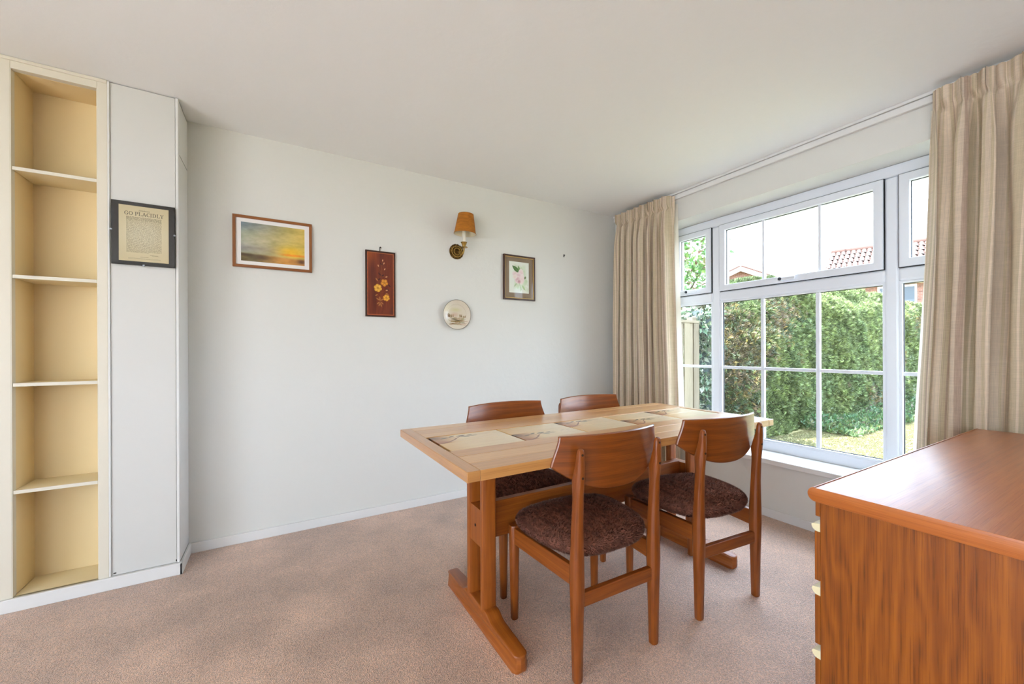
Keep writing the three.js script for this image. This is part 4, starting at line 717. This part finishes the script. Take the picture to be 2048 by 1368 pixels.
function leafy(name, label, cat, base, stems, blobs, geo, n, seed, colour, inner) {
  const t = thing(name, label, cat, base), r = rng(seed), list = [];
  mesh('stem', merge(stems.map((pts, i) => new THREE.TubeGeometry(new THREE.CatmullRomCurve3(pts.map((p) => new THREE.Vector3(...p))), 12, i ? 0.018 : 0.05, 8))), std({ color: new THREE.Color(0.14, 0.1, 0.07), roughness: 1 }), t);
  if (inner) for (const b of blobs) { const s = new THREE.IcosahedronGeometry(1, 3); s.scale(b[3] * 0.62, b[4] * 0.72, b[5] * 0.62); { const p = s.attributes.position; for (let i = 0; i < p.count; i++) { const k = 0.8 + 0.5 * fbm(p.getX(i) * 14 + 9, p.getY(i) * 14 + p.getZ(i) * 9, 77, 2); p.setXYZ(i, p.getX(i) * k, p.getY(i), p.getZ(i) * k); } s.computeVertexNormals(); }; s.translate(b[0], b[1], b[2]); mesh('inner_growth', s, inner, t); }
  const tot = blobs.reduce((a, b) => a + b[3] * b[4], 0);
  for (const b of blobs) { const m = Math.round(n * b[3] * b[4] / tot); for (let i = 0; i < m; i++) { const d = new THREE.Vector3(r() - 0.5, r() - 0.5, r() - 0.5).normalize(), k = Math.pow(r(), 0.4) * (0.8 + 0.4 * fbm(d.x * 3 + 5, d.y * 3 + d.z * 2, seed, 2)); list.push({ p: [b[0] + d.x * b[3] * k, b[1] + d.y * b[4] * k, b[2] + d.z * b[5] * k], q: aim(new THREE.Vector3(d.x, d.y * 0.4 - 0.3, d.z), r, 1.6), s: 0.6 + r() * 0.7, c: colour(r, d, k) }); } }
  instanced('foliage', geo, leafMat({ transmission: 0.4 }), list, t); return t;
}
leafy('garden_tree', 'leafy pale green tree rising behind the fence', 'tree', [3.55, GY, -2.1], [[[0, 0, 0], [0.05, 1.2, 0], [-0.05, 2.2, 0.1], [0, 3.6, 0]], [[0, 1.8, 0], [0.4, 2.6, 0.2], [0.8, 3.2, 0.3]], [[0, 1.9, 0], [-0.4, 2.7, 0.2], [-0.7, 3.3, 0.2]]],
  [[-0.2, 2.5, 0.3, 0.85, 0.6, 0.7], [0.15, 3.2, 0.1, 0.95, 0.7, 0.8], [-0.7, 3.0, 0, 0.7, 0.7, 0.7], [0, 4.0, 0, 0.9, 0.7, 0.8], [-0.3, 4.6, 0, 0.6, 0.5, 0.6]], leafGeo(0.105, 0.027), 6000, 801,
  (r, d, k) => { const red = smooth(3.4, 4.6, 3.2 + d.y) * 0 + (r() < 0.07 ? 1 : 0); return red ? [0.26, 0.14, 0.11] : [0.11 + r() * 0.10, 0.19 + r() * 0.14, 0.07 + r() * 0.05]; });
leafy('garden_shrub', 'shrub coloured dark for shade with broad pale leaves between fence and hedge', 'shrub', [2.44, GY, -0.78], [[[0, 0, 0], [0.05, 0.8, 0.05], [0, 1.7, 0]], [[0, 0.5, 0], [0.2, 1.0, 0.15], [0.25, 1.5, 0.1]]],
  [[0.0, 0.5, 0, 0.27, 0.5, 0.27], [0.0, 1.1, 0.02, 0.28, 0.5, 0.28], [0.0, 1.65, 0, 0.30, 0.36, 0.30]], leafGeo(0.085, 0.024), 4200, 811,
  (r) => r() < 0.25 ? [0.45, 0.5, 0.42] : [0.13 + r() * 0.08, 0.19 + r() * 0.09, 0.15], std({ color: new THREE.Color(0.04, 0.055, 0.055), roughness: 1 }));  // shade under the tree is put into these dark leaf and core colours

// ------------------------------------------------------------------ neighbouring houses
const white = std({ color: new THREE.Color('#c4c2bc'), roughness: 0.6 });
const tileMat = std({ color: new THREE.Color('#4c342b'), roughness: 0.9 });
{ // gabled house
  const t = thing('gabled_house', 'distant brick house with white gable boards and an aerial', 'house', [22.2, GY, -11.4], -1.0);
  const e = 4.9, rg = 6.4, hw = 3.2, L = 8;                        // gable faces the window (local +z)
  const sh = new THREE.Shape(); sh.moveTo(-hw, 0); sh.lineTo(hw, 0); sh.lineTo(hw, e); sh.lineTo(0, rg - 0.1); sh.lineTo(-hw, e); sh.lineTo(-hw, 0);
  const g = new THREE.ExtrudeGeometry(sh, { depth: L, bevelEnabled: false }); g.translate(0, 0, -L); mesh('wall', grainUV(g, 'x'), M.brick, t);
  const a = Math.atan2(rg - e, hw), sl = Math.hypot(rg - e, hw) + 0.35;
  for (const s of [-1, 1]) {
    const r1 = new THREE.BoxGeometry(sl, 0.12, L + 0.5); r1.translate(sl / 2, 0.06, -L / 2 + 0.1); r1.rotateZ(-a); if (s < 0) r1.rotateY(Math.PI), r1.translate(0, 0, -L + 0.2); r1.translate(0, rg, 0); mesh('roof', r1, tileMat, t);
    const b = new THREE.BoxGeometry(sl, 0.24, 0.06); b.translate(sl / 2, -0.10, 0); b.rotateZ(-a); if (s < 0) b.rotateY(Math.PI); b.translate(0, rg, 0.33); mesh('barge_board', b, white, t);
  }
  const al = std({ color: new THREE.Color('#8d8f92'), roughness: 0.5, metalness: 0.4 });
  const pole = new THREE.CylinderGeometry(0.02, 0.02, 1.6, 8); pole.translate(0.05, rg + 0.75, -0.4); const rods = [pole]; for (const y of [1.15, 1.5]) { const rr = new THREE.BoxGeometry(0.9, 0.03, 0.03); rr.translate(0.25, rg + y, -0.4); rods.push(rr); for (let k = 0; k < 6; k++) { const q = new THREE.BoxGeometry(0.015, 0.28, 0.015); q.translate(-0.15 + k * 0.16, rg + y, -0.4); rods.push(q); } } mesh('aerial', merge(rods), al, t);
  const win = mesh('window', new THREE.BoxGeometry(1.2, 1.2, 0.1).translate(0, 2.6, 0.02), white, t); mesh('pane', new THREE.BoxGeometry(1.0, 1.0, 0.02).translate(0, 2.6, 0.075), std({ color: new THREE.Color('#6d7a86'), roughness: 0.1 }), win);
}
{ // tiled house to the right
  const t = thing('tiled_house', 'brick house with pantile roof and white fascia beyond the hedge', 'house', [22.6, GY, -7.1], -1.266);
  // local: +z faces the window, x runs along the eaves towards us
  const e = 4.48, rise = 2.4, w0 = -0.25, w1 = 13, D = 7, hip = 0.35;
  mesh('wall', box(0, w1, 0, e, -D, 0, 0), M.brick, t);
  mesh('fascia', box(w0, w1, e - 0.02, e + 0.20, -0.02, 0.36, 0.01), white, t);
  const gut = new THREE.CylinderGeometry(0.06, 0.06, w1 - w0, 12); gut.rotateZ(Math.PI / 2); gut.translate((w0 + w1) / 2, e + 0.18, 0.42); mesh('gutter', gut, white, t);
  const A = [w0, e + 0.2, 0.4], B = [w1, e + 0.2, 0.4], R0 = [w0 + hip, e + 0.2 + rise, -D / 2], R1 = [w1, e + 0.2 + rise, -D / 2], C = [w0, e + 0.2, -D - 0.4], D1 = [w1, e + 0.2, -D - 0.4];
  const tri = [...A, ...B, ...R1, ...A, ...R1, ...R0, ...A, ...R0, ...C, ...C, ...R0, ...R1, ...C, ...R1, ...D1]; const rg = new THREE.BufferGeometry(); rg.setAttribute('position', new THREE.Float32BufferAttribute(tri, 3)); rg.computeVertexNormals(); tileMat.side = THREE.DoubleSide; mesh('roof', rg, tileMat, t);
  // rows of pantiles on the front slope
  const tg = new THREE.CylinderGeometry(0.095, 0.11, 0.36, 8, 1, true, 0, Math.PI); const list = [], r = rng(901), sl = Math.hypot(rise, D / 2 + 0.4), up = new THREE.Vector3(0, rise, -(D / 2 + 0.4)).normalize(), nrm = new THREE.Vector3(0, D / 2 + 0.4, rise).normalize(), q = new THREE.Quaternion().setFromRotationMatrix(new THREE.Matrix4().makeBasis(new THREE.Vector3(1, 0, 0), up, nrm)).multiply(new THREE.Quaternion().setFromAxisAngle(new THREE.Vector3(0, 1, 0), -Math.PI / 2));
  const rows = Math.floor(sl / 0.30); for (let j = 0; j < rows; j++) { const s = (j + 0.5) * 0.30, xs = w0 + hip * s / sl + 0.12 + 0.03 * (j % 2); for (let x = xs; x < w1; x += 0.23) { const p = new THREE.Vector3(x, e + 0.2, 0.4).addScaledVector(up, s).addScaledVector(nrm, -0.025 + 0.008 * (j % 2)); const k = 0.7 + r() * 0.6; list.push({ p: [p.x, p.y, p.z], q, s: 1, c: [0.105 * k, 0.07 * k, 0.055 * k] }); } }
  instanced('pantile', tg, std({ color: 0xffffff, roughness: 0.9, side: THREE.DoubleSide }), list, t);
  const rd = new THREE.CylinderGeometry(0.16, 0.16, w1 - R0[0], 10); rd.rotateZ(Math.PI / 2); rd.translate((R0[0] + w1) / 2, R0[1], R0[2]); mesh('ridge', rd, tileMat, t);
  const win = mesh('window', box(2.1, 3.5, e - 1.25, e - 0.06, -0.02, 0.06, 0.01), white, t);
  for (const [a, b] of [[2.18, 2.76], [2.84, 3.42]]) mesh('pane', box(a, b, e - 1.15, e - 0.16, 0.05, 0.07, 0), std({ color: new THREE.Color('#39424a'), roughness: 0.35 }), win);
  const al = std({ color: new THREE.Color('#9a9c9f'), roughness: 0.5 }); const pole = new THREE.CylinderGeometry(0.02, 0.02, 1.2, 8); pole.translate(0.25, e + rise + 0.6, -3.4); const bar = new THREE.BoxGeometry(0.03, 0.03, 0.6); bar.translate(0.25, e + rise + 1.15, -3.2); const bits = [pole, bar]; for (let k = 0; k < 4; k++) { const b = new THREE.BoxGeometry(0.02, 0.2, 0.02); b.translate(0.25, e + rise + 1.15, -3.45 + k * 0.16); bits.push(b); } mesh('aerial', merge(bits), al, t);
}

// ------------------------------------------------------------------ render
const renderer = new THREE.WebGLRenderer({ antialias: true });
renderer.toneMapping = THREE.LinearToneMapping;
renderer.toneMappingExposure = EXPOSURE;
renderer.shadowMap.enabled = true;
renderer.render(scene, camera);
